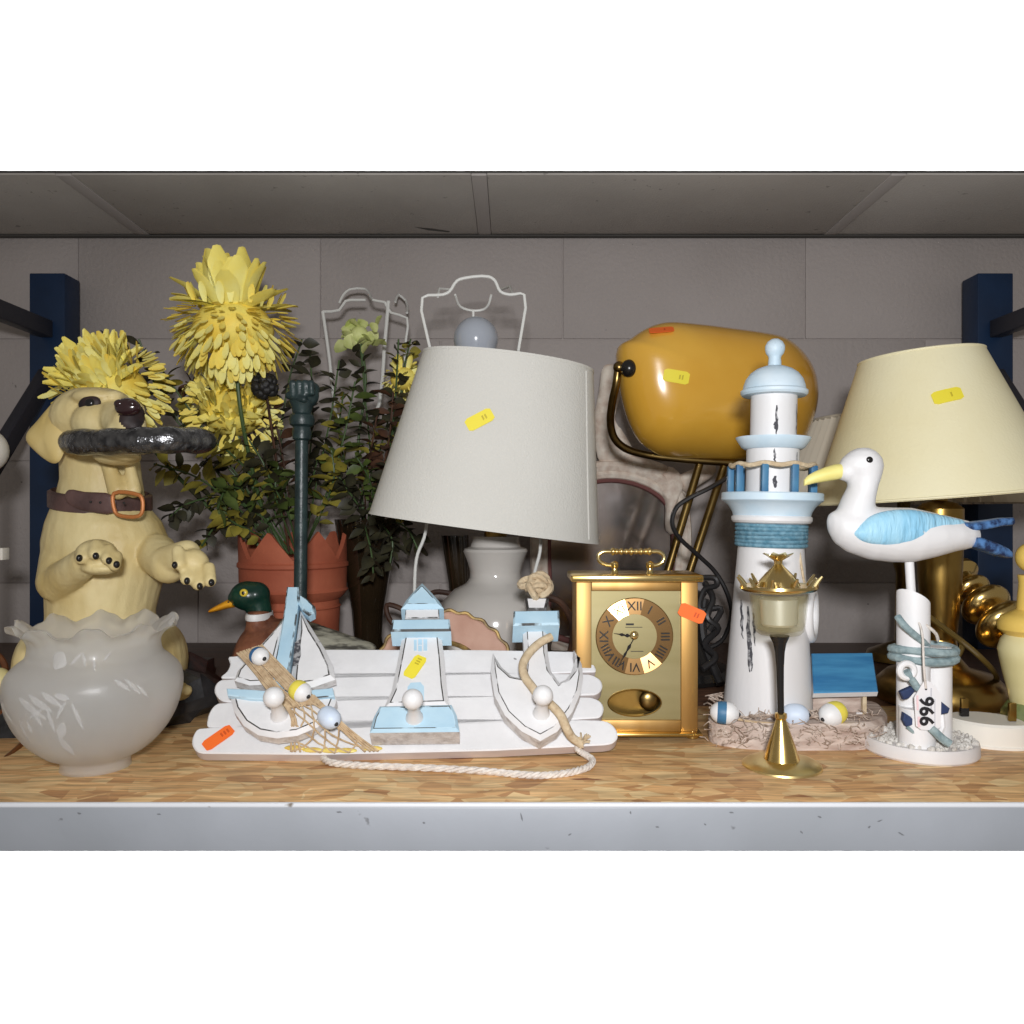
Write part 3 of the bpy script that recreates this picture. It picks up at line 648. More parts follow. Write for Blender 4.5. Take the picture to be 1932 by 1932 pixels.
# anchor
an = piece('anchor', [(986, 1180), (1031, 1180), (1034, 1230), (1040, 1262), (1056, 1284), (1068, 1278), (1080, 1262), (1086, 1240), (1083, 1222), (1098, 1248), (1101, 1272), (1096, 1304), (1080, 1340), (1052, 1376), (1020, 1394), (985, 1376), (953, 1346), (933, 1308), (926, 1262), (930, 1228), (946, 1254), (966, 1272), (986, 1276), (990, 1240)], cr, t=.018, c=.0040, line=.0010)
piece('anchor_stock', [(969, 1151), (1055, 1150), (1056, 1177), (968, 1179)], an, h=HF + .012, t=.03, c=.002, m=BL)
piece('anchor_head', [(990, 1126), (1036, 1126), (1030, 1150), (994, 1150)], an, h=HF + .003, t=.012)
kg = G(); rr = random.Random(3)
for k in range(9):
    c = bp(1012, 1106, HF + .006) + U * rr.uniform(-.012, .012) + V * rr.uniform(-.008, .008); ax = [rr.uniform(-1, 1) for _ in range(3)]
    q = Vector(ax).normalized().to_track_quat('Z', 'Y').to_matrix(); rad = rr.uniform(.005, .009)
    kg.tube([c + q @ Vector((rad * math.cos(t), rad * math.sin(t), 0)) for t in [2 * math.pi * i / 14 for i in range(14)]], .0038, 7, closed=True)
part('rope_knot', kg, 'rope_natural', an)
def board_path(l, h): return [bp(x, y, hh if len(q) else h) for (x, y, *q) in l for hh in [q[0] if q else h]]
part('anchor_rope', G().tube(board_path([(1040, 1201), (1018, 1213), (996, 1235), (986, 1256), (990, 1276), (1004, 1296), (1018, 1314), (1040, 1330), (1058, 1350), (1068, 1372, .022), (1080, 1392, .010), (1098, 1404, .006)], HF + .0055), .0044, 10, sub=5), 'rope_natural', an)
fr = G(); rr = random.Random(8)
for k in range(16):
    a = bp(1098, 1403, .006); b = bp(1098 + rr.uniform(-8, 16), 1392 + rr.uniform(-10, 22), rr.uniform(.002, .012)); fr.tube([a, (a + b) / 2 + NB * .002, b], .0009, 5)
part('rope_fray', fr, 'rope_natural', an)
# pegs
def peg(px, py, h):
    b = bp(px, py, h); q = NB.to_track_quat('Z', 'Y').to_matrix()
    pf = [(.0085, 0), (.0082, .002), (.0062, .008), (.0055, .016), (.0062, .022)] + [(max(.0004, .0098 * math.sin(t)), .0305 - .0098 * math.cos(t)) for t in [R(x) for x in range(45, 181, 9)]]
    o = part('peg', G().lathe(pf, b, 24, q), 'float_white', cr, 60); o.data.materials[0] = M['white_peg']; return o
mat('white_peg', (.79, .79, .795), .45)
for x, y, h in ((527, 1350, HF), (782, 1354, HF + .007), (1021, 1346, HF)): peg(x, y, h)
# net, net floats
mat('glue_yellow', L(232, 216, 120), .4, col2=L(214, 180, 90), vscale=90)
nt = G(); rr = random.Random(5)
def lerp2(pl, t):
    n_ = len(pl) - 1; i = min(n_ - 1, int(t * n_)); q = t * n_ - i; return tuple(a_ + (b_ - a_) * q for a_, b_ in zip(pl[i], pl[i + 1]))
Lb_ = [(446, 1233), (474, 1264), (500, 1298), (532, 1325), (551, 1350), (550, 1384), (549, 1418)]
Rb_ = [(494, 1217), (527, 1250), (560, 1284), (592, 1312), (622, 1342), (668, 1384), (714, 1417)]
def net_pt(s_, t):
    (xa, ya), (xb, yb) = lerp2(Lb_, t), lerp2(Rb_, t); sq = s_ if t < .55 else s_ + .16 * math.sin(2 * math.pi * s_) * (t - .55) * 1.2
    sag = 8 * math.sin(math.pi * s_) * max(0, t - .6); hh = HF + .0055 if t < .72 else max(.0022, (HF + .0055) * (1 - (t - .72) / .22))
    return bp(xa + (xb - xa) * sq, ya + (yb - ya) * sq + sag, hh)
for k in range(22):                                 # bundled upper part
    s0 = (k + .5) / 22 
    if .40 < s0 < .47: continue
    nt.tube([net_pt(min(1, max(0, s0 + rr.uniform(-.02, .02))), t) + NB * rr.uniform(-.0008, .0008) for t in (0, .12, .24, .36, .48, .58)], .0010, 5, sub=2)
for k in range(26):
    t = rr.uniform(.02, .56); s0 = rr.uniform(.05, .9); nt.tube([net_pt(s0, t) + NB * .001, net_pt(s0 + .1, t + rr.uniform(-.03, .03)) + NB * .0012], .0008, 4)
cols = 8; rows = [.54, .63, .71, .79, .87, .94, 1.0]  # open diamonds below
for i in range(len(rows) - 1):
    for k in range(cols + 1):
        if (i + k) % 2 == 0:
            a_ = net_pt(k / cols, rows[i])
            for dk in (-1, 1):
                if 0 <= k + dk <= cols: b_ = net_pt((k + dk) / cols, rows[i + 1]); nt.tube([a_, (a_ + b_) / 2 + U * rr.uniform(-.0008, .0008) - V * .0006, b_], .00085, 5)
for s0 in (0, .03, .07, .90, .94, .97, 1.0):
    nt.tube([net_pt(s0, t) for t in (.5, .6, .7, .8, .9, 1)], .0011, 5, sub=2)
part('net', nt, 'net', cr, 0, kind='stuff')
for x, y in ((556, 1411), (624, 1416), (702, 1412), (590, 1415), (654, 1416)):
    part('glue_dab', G().pillow([bp(x + 20 * math.cos(t), y + 5 * math.sin(t), .001) for t in [2 * math.pi * i / 14 for i in range(14)]], NB, .0016, .0008, 4), 'glue_yellow', cr)
def floater(parent, c, axis, ln, r_, cols, name='float'):
    """barrel shaped net float in coloured bands; cols = list of (material, share)"""
    axis = Vector(axis).normalized(); q = axis.to_track_quat('Z', 'Y').to_matrix(); n = 16; prof = []; z = []
    ms = []; 
    for m_, s_ in cols: ms.append(m_)
    g = G(); mi = []
    pr = [(r_ * max(.12, (1 - abs(2 * k / n - 1) ** 2.6)) ** .5, (k / n - .5) * ln) for k in range(n + 1)]
    g.lathe(pr, c, 22, q); cum = []; acc = 0
    for m_, s_ in cols: acc += s_; cum.append(acc)
    for k in range(n):
        t = (k + .5) / n; idx = next(i for i, a in enumerate(cum) if t <= a + 1e-6)
        for j in range(22): g.m[k * 22 + j] = idx
    g.m[-1] = len(cols) - 1; o = part(name, g, ms, parent, 60)
    part('hole', G().ell(Vector(c) + axis * (ln * .5 - .0004), (.0022, .0022, .0022)), 'black_matte', o); return o
dg = (U * .75 - V * .65)
floater(cr, bp(489, 1238, HF + .011), U * .62 - V * .55 + NB * .35, .021, .0092, [('float_white', .12), ('float_blue', .42), ('float_white', .46)])
floater(cr, bp(566, 1304, HF + .011), U * .7 - V * .55 + NB * .1, .0235, .0100, [('float_white', .2), ('yellow_paint', .45), ('float_white', .35)])
floater(cr, bp(621, 1354, HF + .008), U * .65 - V * .7 + NB * .2, .0245, .0100, [('float_pale', 1)])
sticker(cr, bp(412, 1392, .0006), bp(436, 1376) - bp(390, 1408), NB, .030, .0130, 'orange')
sticker(cr, bp(783, 1258, HF + .0006), bp(799, 1236) - bp(768, 1281), NB, .0285, .0135, 'yellow')
# hanging cord
def flo(px, py, z): d = (H - z) * F / (py - C0); return W(px, py, d)
cord = [bp(605, 1424, -.012), flo(622, 1438, .004), flo(680, 1444, .0035), flo(760, 1447, .0035), flo(850, 1451, .0035), flo(930, 1456, .0035), flo(990, 1462, .0035), flo(1040, 1462, .0035), flo(1085, 1455, .0035), flo(1112, 1445, .0035), flo(1117, 1433, .004), flo(1104, 1424, .006), bp(1090, 1414, .001), bp(1092, 1406, -.004)]
spc = smooth_path([Vector(p) for p in cord], 14)
cg = G()
for s_ in range(3):
    pts = []
    for i, p in enumerate(spc):
        tan = (spc[min(i + 1, len(spc) - 1)] - spc[max(i - 1, 0)]).normalized(); n1 = Vector((0, 0, 1)); n2 = tan.cross(n1).normalized(); a = i * .62 + s_ * 2.094
        pts.append(p + n1 * .0016 * math.sin(a) + n2 * .0016 * math.cos(a))
    cg.tube(pts, .0019, 6)
part('hanging_cord', cg, 'rope_cream', cr)
# ------------------------------------------------------------------ carriage clock
D = .84; s = D / F
ck = thing('carriage_clock', 'brass carriage clock with roman numerals and loop handle, behind the coat rack end', 'clock', (W(1202, 0, D).x, D + .03, 0))
def bxp(x0, y0, x1, y1, d0, d1, bev=0):
    a, b = W(x0, y0, D), W(x1, y1, D); return G().box(((a.x + b.x) / 2, (d0 + d1) / 2, (a.z + b.z) / 2), (abs(b.x - a.x), d1 - d0, abs(a.z - b.z)), bev=bev)
FD = D                                    # front of the case
def cz(px, py, d): return Vector(((px - C0) * s, d, H - (py - C0) * s))
fr = G(); dep = .055
for a in ((1087, 1098, 1116, 1381), (1285, 1098, 1317, 1381)): fr.v += []; g_ = bxp(*a, FD, FD + dep, .001); fr.add(g_.v, g_.f)
for a in ((1116, 1098, 1285, 1115), (1116, 1359, 1285, 1381)): g_ = bxp(*a, FD, FD + dep, .0008); fr.add(g_.v, g_.f)
part('case', fr, 'brass_satin', ck)
part('top_plate', bxp(1077, 1084, 1326, 1098, FD - .006, FD + dep + .006, .0022), 'brass', ck)
part('bottom_plate', bxp(1080, 1381, 1324, 1388, FD - .006, FD + dep + .006, .0015), 'brass', ck)
for x in (1098, 1308):
    for d in (FD + .004, FD + dep - .004): part('foot', G().lathe([(.004, 0), (.0062, .001), (.0066, .004), (.004, .0068), (.0035, .009)], (cz(x, 0, 0).x, d, -.0002), 18), 'brass', ck)
# front panel with an oval opening
pn = G(); n = 48; ov = [cz(1198 + 50 * math.cos(t), 1327 + 25 * math.sin(t), FD + .003) for t in [2 * math.pi * k / n for k in range(n)]]
def rect_pt(t):
    cx, cy, hw, hh = 1200.5, 1327, 84.5, 32; c_, s_ = math.cos(t), math.sin(t); k = min(hw / max(1e-6, abs(c_)), hh / max(1e-6, abs(s_))); return cz(cx + k * c_, cy + k * s_, FD + .003)
rc = [rect_pt(2 * math.pi * k / n) for k in range(n)]
for sx_ in (-1, 1):
    for sz_ in (-1, 1):
        cc = cz(1200.5 + 84.5 * sx_, 1327 + 32 * sz_, FD + .003); rc[min(range(n), key=lambda k: (rc[k] - cc).length)] = cc
ob = [p + Vector((0, .006, 0)) for p in ov]
pn.add(ov + rc + ob, [[k, (k + 1) % n, n + (k + 1) % n, n + k] for k in range(n)] + [[k, (k + 1) % n, 2 * n + (k + 1) % n, 2 * n + k] for k in range(n)])
pn.add([cz(1116, 1115, FD + .003), cz(1285, 1115, FD + .003), cz(1285, 1295, FD + .003), cz(1116, 1295, FD + .003)], [[0, 1, 2, 3]])
panel = part('front_panel', pn, 'brass_panel', ck, 20)
part('inner_back', G().box((cz(1200, 0, 0).x, FD + .020, cz(0, 1327, 0).z), (.095, .002, .036)), 'brass_dark', ck)
part('pendulum_bob', G().ell(cz(1228, 1325, FD + .0095), (.0112, .0055, .0112)), 'bronze', ck)
part('window_rim', G().tube([cz(1198 + 50.5 * math.cos(t), 1327 + 25.5 * math.sin(t), FD + .0025) for t in [2 * math.pi * k / 48 for k in range(48)]], .0007, 6, closed=True), 'brass_dark', ck)
# chapter ring of twelve segments, some tilted to put bright glints into the dial
cx, cy, ro, ri = 1197.5, 1201, 72, 42
for k in range(12):
    a0, a1 = R(90 - 30 * k - 15), R(90 - 30 * k + 15); g_ = G(); m_ = 5
    glint_tilt = {0: .38, 11: .85, 5: .9, 6: .5}.get(k, .12); mx_ = cz(cx + 57 * math.cos((a0 + a1) / 2), cy - 57 * math.sin((a0 + a1) / 2), 0)
    o_ = [cz(cx + ro * math.cos(a0 + (a1 - a0) * i / m_), cy - ro * math.sin(a0 + (a1 - a0) * i / m_), FD + .0022) for i in range(m_ + 1)]
    i_ = [cz(cx + ri * math.cos(a0 + (a1 - a0) * i / m_), cy - ri * math.sin(a0 + (a1 - a0) * i / m_), FD + .0004) for i in range(m_ + 1)]
    for p in o_ + i_: p.y = FD + .0014 + glint_tilt * (-.11 * (p.x - mx_.x) + .17 * (p.z - mx_.z))
    g_.add(o_ + i_, [[i, i + 1, m_ + 2 + i, m_ + 1 + i] for i in range(m_)])
    seg = part('dial_segment', g_, 'brass_ring', ck, 0)
    am = R(90 - 30 * k); rad = Vector((math.cos(am), 0, math.sin(am))); tang = Vector((math.sin(am), 0, -math.cos(am)))
    nu = ('XII', 'I', 'II', 'III', 'IIII', 'V', 'VI', 'VII', 'VIII', 'IX', 'X', 'XI')[k]
    po = cz(cx, cy, FD + .0004) + rad * (57 * s); vv = (rad + Vector((0, .09, 0)) * 1).normalized()
    part('numeral', text_mesh(nu, .0135, po + Vector((0, -.0010, 0)), tang, vv, .0003), 'black_matte', seg, 0)
part('dial_rim', G().tube([cz(cx + (ro + .5) * math.cos(t), cy + (ro + .5) * math.sin(t), FD + .0022) for t in [2 * math.pi * k / 64 for k in range(64)]], .0006, 6, closed=True), 'brass_dark', ck)
part('dial_centre', G().lathe([(ri * s + .0003, 0), (ri * s, .0022), (.0002, .0023)], cz(cx, cy, FD + .0028), 48, Matrix.Rotation(R(90), 3, 'X')), 'brass_panel', ck)
def hand(name, ang, ln, wd):
    a = R(ang); d = Vector((math.cos(a), 0, math.sin(a))); t = Vector((-d.z, 0, d.x)); b = cz(cx, cy, FD - .0012); g_ = G()
    pts = [b + d * ln * q + t * w_ * wd for q, w_ in ((0, .5), (.25, .5), (.35, 1.6), (.5, .6), (.62, 1.3), (.75, .4), (1, .15))]; pts += [b + d * ln * q - t * w_ * wd for q, w_ in ((1, .15), (.75, .4), (.62, 1.3), (.5, .6), (.35, 1.6), (.25, .5), (0, .5))]
    g_.ext(pts, (0, -1, 0), .0007); part(name, g_, 'black_gloss', ck)
hand('minute_hand', 241, 62 * s, .0011); hand('hour_hand', 171, 40 * s, .0013)
part('hand_hub', G().ell(cz(1196, 1198, FD - .002), (.0046, .003, .0046)), 'brass_pale', ck)
for x0, x1, y, h_ in ((1181, 1196, 1178, 3.6), (1180, 1212, 1183.5, 1.1), (1190, 1214, 1229, 1.2)):
    part('dial_print', G().box((cz((x0 + x1) / 2, 0, 0).x, FD + .0003, cz(0, y, 0).z), ((x1 - x0) * s, .0003, h_ * s)), 'black_matte', ck)
hd = G(); dm = FD + dep / 2 - .012
hp = lambda x, y: cz(x, y, dm)
hd.tube([hp(1163, 1069), hp(1146, 1067), hp(1134, 1060), hp(1132, 1050), hp(1140, 1043), hp(1156, 1042), hp(1195, 1042), hp(1234, 1042), hp(1250, 1043), hp(1258, 1051), hp(1256, 1061), hp(1245, 1068), hp(1230, 1069)], .0021, 10, sub=4)
h1 = part('handle', hd, 'brass_pale', ck)
for x, r_ in ((1160, .0042), (1167, .0034), (1176, .0036), (1186, .0031), (1195, .0042), (1205, .0031), (1214, .0036), (1223, .0034), (1230, .0042)):
    part('handle_bead', G().ell(hp(x, 1042), (.0028, r_, r_)), 'brass', h1)
for x in (1163, 1231):
    part('handle_post', G().lathe([(.0048, 0), (.0034, .002), (.003, .006), (.0044, .008), (.0044, .012), (.001, .014)], hp(x, 1085), 16), 'brass', ck)
sticker(ck, cz(1305, 1157, FD - .0007), Vector((1, 0, -.42)), (0, -1, 0), .0285, .0145, 'orange', prints=2)

# ------------------------------------------------------------------ lighthouse ornament
D = .865; s = D / F; LO = Vector((W(1447, 0, D).x, D, 0)); LR = Matrix.Rotation(R(1.2), 3, 'Y')
lh = thing('lighthouse_ornament', 'tall white and pale blue wooden lighthouse ornament on a driftwood base', 'ornament', LO)
zt = lambda py: H - (py - C0) * s
def lt(name, prof, m, n=48, parent=None, off=0, ang=32, ax=1447, **k):
    return part(name, G().lathe([(r * s, zt(y)) for r, y in prof], (LO.x + (off) * s, LO.y, 0), n, LR if True else None, **k), m, parent or lh, ang)
lt('tower', [(82, 1362), (82, 1350), (60, 1032), (60, 1030)], 'lighthouse_white')
rb = None
gr_ = G()
for k in range(6):
    y = 1027 - 7 * k; c = Vector((LO.x, LO.y, 0)); gr_.tube([c + LR @ Vector((62.5 * s * math.cos(t), 62.5 * s * math.sin(t), zt(y) + .0006 * math.sin(t + k))) for t in [2 * math.pi * i / 48 for i in range(48)]], .0024, 7, closed=True)
part('rope_band', gr_, 'rope_blue', lh)
lt('collar', [(58, 1032), (58, 990), (70, 986), (73, 982), (73, 976), (70, 973)], 'lighthouse_white')
lt('cove', [(70, 973), (72, 966), (78, 956), (88, 947), (90, 946)], 'lighthouse_blue')
deck = lt('gallery_deck', [(90, 946), (92, 944), (92, 932), (90, 930), (10, 930)], 'lighthouse_blue')
lt('lower_drum', [(48, 930), (48, 846)], 'lighthouse_white')
lt('upper_deck', [(52, 848), (58, 844), (68, 828), (68, 826), (10, 825)], 'lighthouse_blue')
lt('upper_drum', [(42, 826), (42, 746)], 'lighthouse_white')
lt('dome', [(40, 748), (58, 747), (61, 743), (61, 738), (57, 735), (56, 728), (52, 716), (44, 705), (33, 697), (20, 692), (12, 690), (12, 684), (11, 676), (12, 672), (16, 667), (18, 660), (18, 653), (14, 645), (7, 640), (.1, 639)], 'lighthouse_blue')
posts = []
for k in range(9):
    a = R(-90 + 40 * k + 12); p0 = LO + LR @ Vector((76 * s * math.cos(a), 76 * s * math.sin(a), zt(930))); p1 = LO + LR @ Vector((76 * s * math.cos(a), 76 * s * math.sin(a), zt(880)))
    part('rail_post', G().box((p0 + p1) / 2, (.0068, .0068, (p1 - p0).length), rot=LR, bev=.0006), 'post_blue', lh); posts.append(p1)
rp = []
for i, p in enumerate(posts):
    q = posts[(i + 1) % len(posts)]; d = (p - LO); d.z = 0; rp.append(p + Vector((0, 0, .0015))); rp.append((p + q) / 2 * 1.0 + Vector((0, 0, -.0008)) + Vector(((p + q) / 2 - LO).to_2d().to_3d()).normalized() * .003)
part('rail_rope', G().tube(rp, .0026, 8, closed=True, sub=4), 'rope_natural', lh)
q = Matrix.Rotation(R(62), 3, 'Z'); lc = W(1529, 1160, .862)
part('life_ring', G().tube([lc + q @ Vector((.0245 * math.cos(t), 0, .0245 * math.sin(t))) for t in [2 * math.pi * i / 36 for i in range(36)]], .0062, 10, closed=True), 'gull_white', lh)
part('ring_cord', G().tube([W(1508, 1040, .84), W(1514, 1080, .835), W(1522, 1118, .85), W(1528, 1122, .862)], .0013, 6, sub=3), 'rope_natural', lh)
part('tower_cord', G().tube([W(1370, 1352, .815), W(1420, 1362, .808), W(1470, 1364, .806), W(1520, 1352, .815)], .0013, 6, sub=3), 'net', lh)
# worn scrapes on the white drums
def scrape(px, y0, y1, wd, rr_):
    g_ = G(); n = 9; l = []; r2 = []; rs = random.Random(int(px + y0))
    for k in range(n + 1):
        t = k / n; y = y0 + (y1 - y0) * t; x = px + rs.uniform(-1.2, 1.2); w_ = wd * (.25 + math.sin(math.pi * (t * .9 + .08)) * rs.uniform(.5, 1.1)); rad = rr_(y) * s
        for sx, lst in ((-1, l), (1, r2)):
            xx = (x + sx * w_ - 1447) * s - math.tan(R(1.2)) * zt(y); yy_ = -math.sqrt(max(1e-8, (rad + .0005) ** 2 - xx ** 2)); lst.append(LO + LR @ Vector((xx, yy_, zt(y))))
    m_ = n + 1; g_.add(l + r2, [[k, k + 1, m_ + k + 1, m_ + k] for k in range(n)]); part('paint_scrape', g_, 'scuff', lh)
tr_ = lambda y: 60 + 22 * (y - 1032) / 318
for a in ((1398, 1140, 1258, 2.6), (1390, 1130, 1200, 1.6), (1406, 1150, 1210, 1.5), (1400, 1200, 1256, 2.2)): scrape(*a, tr_)
for a in ((1451, 770, 826, 2.2), (1450, 800, 815, 4), (1494, 765, 822, 1.4)): scrape(*a, lambda y: 42)
for a in ((1446, 850, 880, 2), (1446, 900, 922, 4), (1492, 855, 925, 1.4)): scrape(*a, lambda y: 48)
mat('net_pale', L(206, 190, 176), .9, col2=L(150, 128, 112), vscale=120)
# driftwood base, hut, floats
bs = G(); rs = random.Random(2)
bs.ext(smooth_path([Vector((W(x, 0, d).x, d, .026)) for x, d in ((1338, .86), (1345, .825), (1400, .806), (1470, .800), (1540, .800), (1630, .803), (1668, .822), (1672, .86), (1650, .90), (1560, .93), (1440, .94), (1370, .92))], 4, True), (0, 0, 1), .026, .004)
part('base', bs, 'driftwood', lh, 30)
nb = G()
for k in range(260):
    x = rs.uniform(1336, 1674); y = rs.uniform(1352, 1404); d = .798 + rs.uniform(-.002, .002) + max(0, (1350 - y)) * .0 + (.03 if x < 1350 else 0) + (.012 if x > 1655 else 0)
    zz = max(.002, H - (y - C0) * d / F)
    p = Vector(((x - C0) * d / F, d if zz < .027 else d + .02, min(zz, .03))); e = p + Vector((rs.uniform(-.012, .012), rs.uniform(-.003, .006), rs.uniform(-.008, .008))); e.z = max(.001, e.z); m_ = (p + e) / 2 + Vector((0, -.003, rs.uniform(-.003, .003)))
    nb.tube([p, m_, e], .00045, 4)
for k in range(60):
    a = rs.uniform(0, 6.28); r_ = 84 * s + rs.uniform(0, .012); p = LO + Vector((r_ * math.cos(a), r_ * math.sin(a), .028)); nb.tube([p, p + Vector((rs.uniform(-.012, .012), rs.uniform(-.008, .008), .005)), p + Vector((rs.uniform(-.02, .02), rs.uniform(-.01, .01), .001))], .0008, 4)
part('net', nb, 'net_pale', lh, 0, kind='stuff')
DH = .845
hut = part('hut', G().box(((W(1588, 0, DH).x), DH + .03, .026 + .014), (.057, .05, .028), bev=.001), 'driftwood', lh)
hr = G(); a0, a1, a2, a3 = W(1535, 1307, .832), W(1657, 1304, .832), W(1646, 1231, .885), W(1531, 1232, .885); nr_ = (a1 - a0).cross(a3 - a0).normalized()
hr.ext([a0, a1, a2, a3], nr_ if nr_.z > 0 else -nr_, .007, .001, 0, 0, 1); part('hut_roof', hr, ['roof_blue', 'plaster_white'], hut, 30)
part('hut_board', G().box((W(1632, 0, .84).x, .8425, .036), (.004, .004, .026)), 'rope_natural', hut)
for y in (1350, 1375): part('hut_patch', G().box(W(1626, y, .8425), (.012, .002, .007)), 'plaster_white', hut)
floater(lh, W(1367, 1345, .812), (1, -.25, -.05), .0285, .0115, [('float_white', .22), ('post_blue', .36), ('float_white', .42)])
floater(lh, W(1500, 1349, .812), (1, -.35, .08), .027, .0115, [('float_pale', 1)])
floater(lh, W(1572, 1347, .812), (-.9, -.5, -.25), .032, .0120, [('float_white', .18), ('yellow_paint', .40), ('float_white', .42)])

# ------------------------------------------------------------------ brass candle lamp in front
D = .752; s = D / F; BO = Vector((W(1475, 0, D).x, D, 0)); BR = Matrix.Rotation(R(-1.0), 3, 'Y'); zt = lambda py: H - (py - C0) * s
mat('brass_foot', L(236, 214, 150), .36, 1)
bl = thing('candle_lamp', 'slim brass candle lamp with amber glass cup and spiked crown, at the shelf front', 'candle holder', BO)
def bt(name, prof, m, n=48, ang=32, parent=None, fn=None): return part(name, G().lathe([(r * s, max(0, zt(y))) for r, y in prof], BO, n, BR, fn=fn), m, parent or bl, ang)
bt('foot', [(70, 1447), (73, 1445), (72, 1441), (66, 1437), (56, 1434), (31, 1431)], 'brass_foot')
bt('stem_cone', [(33, 1432), (31, 1426), (26, 1408), (18, 1385), (11, 1362), (9, 1357), (11, 1354), (11, 1346), (7, 1344)], 'brass')
bt('stem', [(6, 1346), (6.2, 1300), (7, 1260), (9, 1230), (12, 1214), (17, 1203), (18, 1199)], 'black_gloss')
cup = bt('glass_cup', [(20, 1200), (38, 1196), (44, 1190), (47, 1178), (54, 1120), (51.5, 1120), (45, 1178), (42, 1187), (20, 1193)], 'amber_cup', ang=50)
bt('tealight', [(30, 1180), (33, 1176), (35, 1130), (32, 1128), (4, 1129)], 'tin_silver')
part('crown_plate', G().lathe([(44 * s, zt(1118)), (66 * s, zt(1114)), (71 * s, zt(1109)), (70 * s, zt(1104)), (62 * s, zt(1106)), (30 * s, zt(1108))], BO, 48, BR), 'brass', bl)
for k in range(11):
    a = 2 * math.pi * k / 11 + .25; d = BR @ Vector((math.cos(a), math.sin(a), 0)); b_ = BO + BR @ Vector((64 * s * math.cos(a), 64 * s * math.sin(a), zt(1106)))
    part('crown_spike', G().tube([b_, b_ + d * .003 + Vector((0, 0, .005)), b_ + d * .0065 + Vector((0, 0, .0095))], lambda t: .0026 - .0014 * t, 7), 'brass_pale', bl)
def scal(r, z, a, j): return (r * (1 + (.10 * math.cos(8 * a) if j == 0 else 0)), z)
bt('cap', [(38, 1106), (36, 1096), (24, 1082), (12, 1070), (7, 1064), (8, 1058)], 'brass', fn=scal)
fl = G()
for k in range(8):
    a = 2 * math.pi * k / 8; d = BR @ Vector((math.cos(a), math.sin(a), 0)); c = BO + BR @ Vector((0, 0, zt(1060))); t_ = Vector((-d.y, d.x, 0))
    fl.ext([c + t_ * .002, c + d * .010 + t_ * .0045 + Vector((0, 0, .0065)), c + d * .0145 + Vector((0, 0, .0085)), c + d * .010 - t_ * .0045 + Vector((0, 0, .0065)), c - t_ * .002], (d * -.5 + Vector((0, 0, 1))), .0007)
part('cap_flower', fl, 'brass_pale', bl, 20)

# ------------------------------------------------------------------ gull on piling
D = .80; GO = Vector((W(1736, 0, D).x, D, 0))
gu = thing('gull_ornament', 'white and blue carved gull on a dowel leg above roped white pilings', 'ornament', GO)
g = G()
hloft(g, [(1562, 978, 992, .003), (1567, 968, 1008, .010), (1578, 962, 1026, .017), (1600, 958, 1042, .023), (1640, 956, 1056, .027), (1680, 957, 1061, .029), (1720, 958, 1061, .029), (1760, 967, 1052, .027), (1798, 976, 1041, .022), (1824, 982, 1036, .016), (1843, 992, 1030, .009)], D)
vloft(g, [(985, 1578, 1650, .020), (965, 1580, 1647, .019), (940, 1590, 1649, .018), (917, 1602, 1654, .017), (900, 1600, 1660, .018), (880, 1584, 1665, .020), (865, 1590, 1662, .019), (852, 1604, 1651, .014), (845, 1618, 1638, .006)], D)
g.ell(W(1600, 890, D), (.013, .013, .010))
sculpt('body', g, 'gull_white', gu, .0022, 4)
part('beak', G().add(*(lambda q: (q.v, q.f))(hloft(G(), [(1588, 875, 903, .009), (1574, 876, 906, .0088), (1555, 882, 909, .0070), (1536, 890, 912, .0052), (1524, 897, 915, .0036), (1517, 905, 917, .0016)], D))), 'beak_yellow', gu)
for d_ in (-1, 1): part('eye', G().ell(W(1625, 870, D) + Vector((0, d_ * .0185, 0)), (.0034, .002, .0034)), 'black_gloss', gu)
wing = [(1611, 1007), (1616, 996), (1628, 984), (1650, 970), (1686, 962), (1724, 962), (1761, 969), (1799, 977), (1821, 984), (1822, 995), (1799, 1003), (1761, 1017), (1711, 1029), (1674, 1031), (1640, 1026), (1620, 1018)]
part('wing', G().pillow(smooth_path([W(x, y, D - .0205 + max(0, x - 1740) * .00013) for x, y in wing], 3, True), (0, -1, 0), .0125, .006, 8), 'wing_blue', gu)
part('wing', G().pillow(smooth_path([W(x, y, D + .0205 - max(0, x - 1740) * .00013) for x, y in wing], 3, True), (0, 1, 0), .0125, .006, 8), 'wing_blue', gu, label='far wing')
part('tail_feather', G().add(*(lambda q: (q.v, q.f))(hloft(G(), [(1808, 984, 1000, .013), (1822, 985, 1002, .013), (1850, 982, 1000, .011), (1885, 977, 993, .008), (1908, 976, 991, .005), (1913, 980, 988, .002)], D - .004, sq=.6))), 'tail_blue', gu)
part('tail_feather', G().add(*(lambda q: (q.v, q.f))(hloft(G(), [(1830, 1012, 1032, .014), (1842, 1013, 1036, .014), (1870, 1022, 1046, .012), (1895, 1033, 1053, .009), (1906, 1040, 1052, .004)], D - .004, sq=.6))), 'tail_blue', gu)
part('leg', G().tube([W(1715, 1050, D), W(1723, 1185, D)], .0044, 14), 'gull_white', gu)
def pile(cx, d, r_, z0, z1, slant=0):
    n = 28; rg = []
    for z in (z0, z1):
        rg.append([Vector((W(cx, 0, d).x + r_ * math.cos(t), d + r_ * math.sin(t), z + (slant * (-math.cos(t) - .6 * math.sin(t)) * r_ if z == z1 else 0))) for t in [2 * math.pi * k / n for k in range(n)]])
    return G().rings(rg)
part('piling', pile(1723, .785, .0152, .012, .155, .55), 'gull_white', gu)
part('piling', pile(1768, .795, .0135, .012, .106), 'gull_white', gu)
part('piling', pile(1730, .775, .0165, .012, .050), 'gull_white', gu)
rg_ = G()
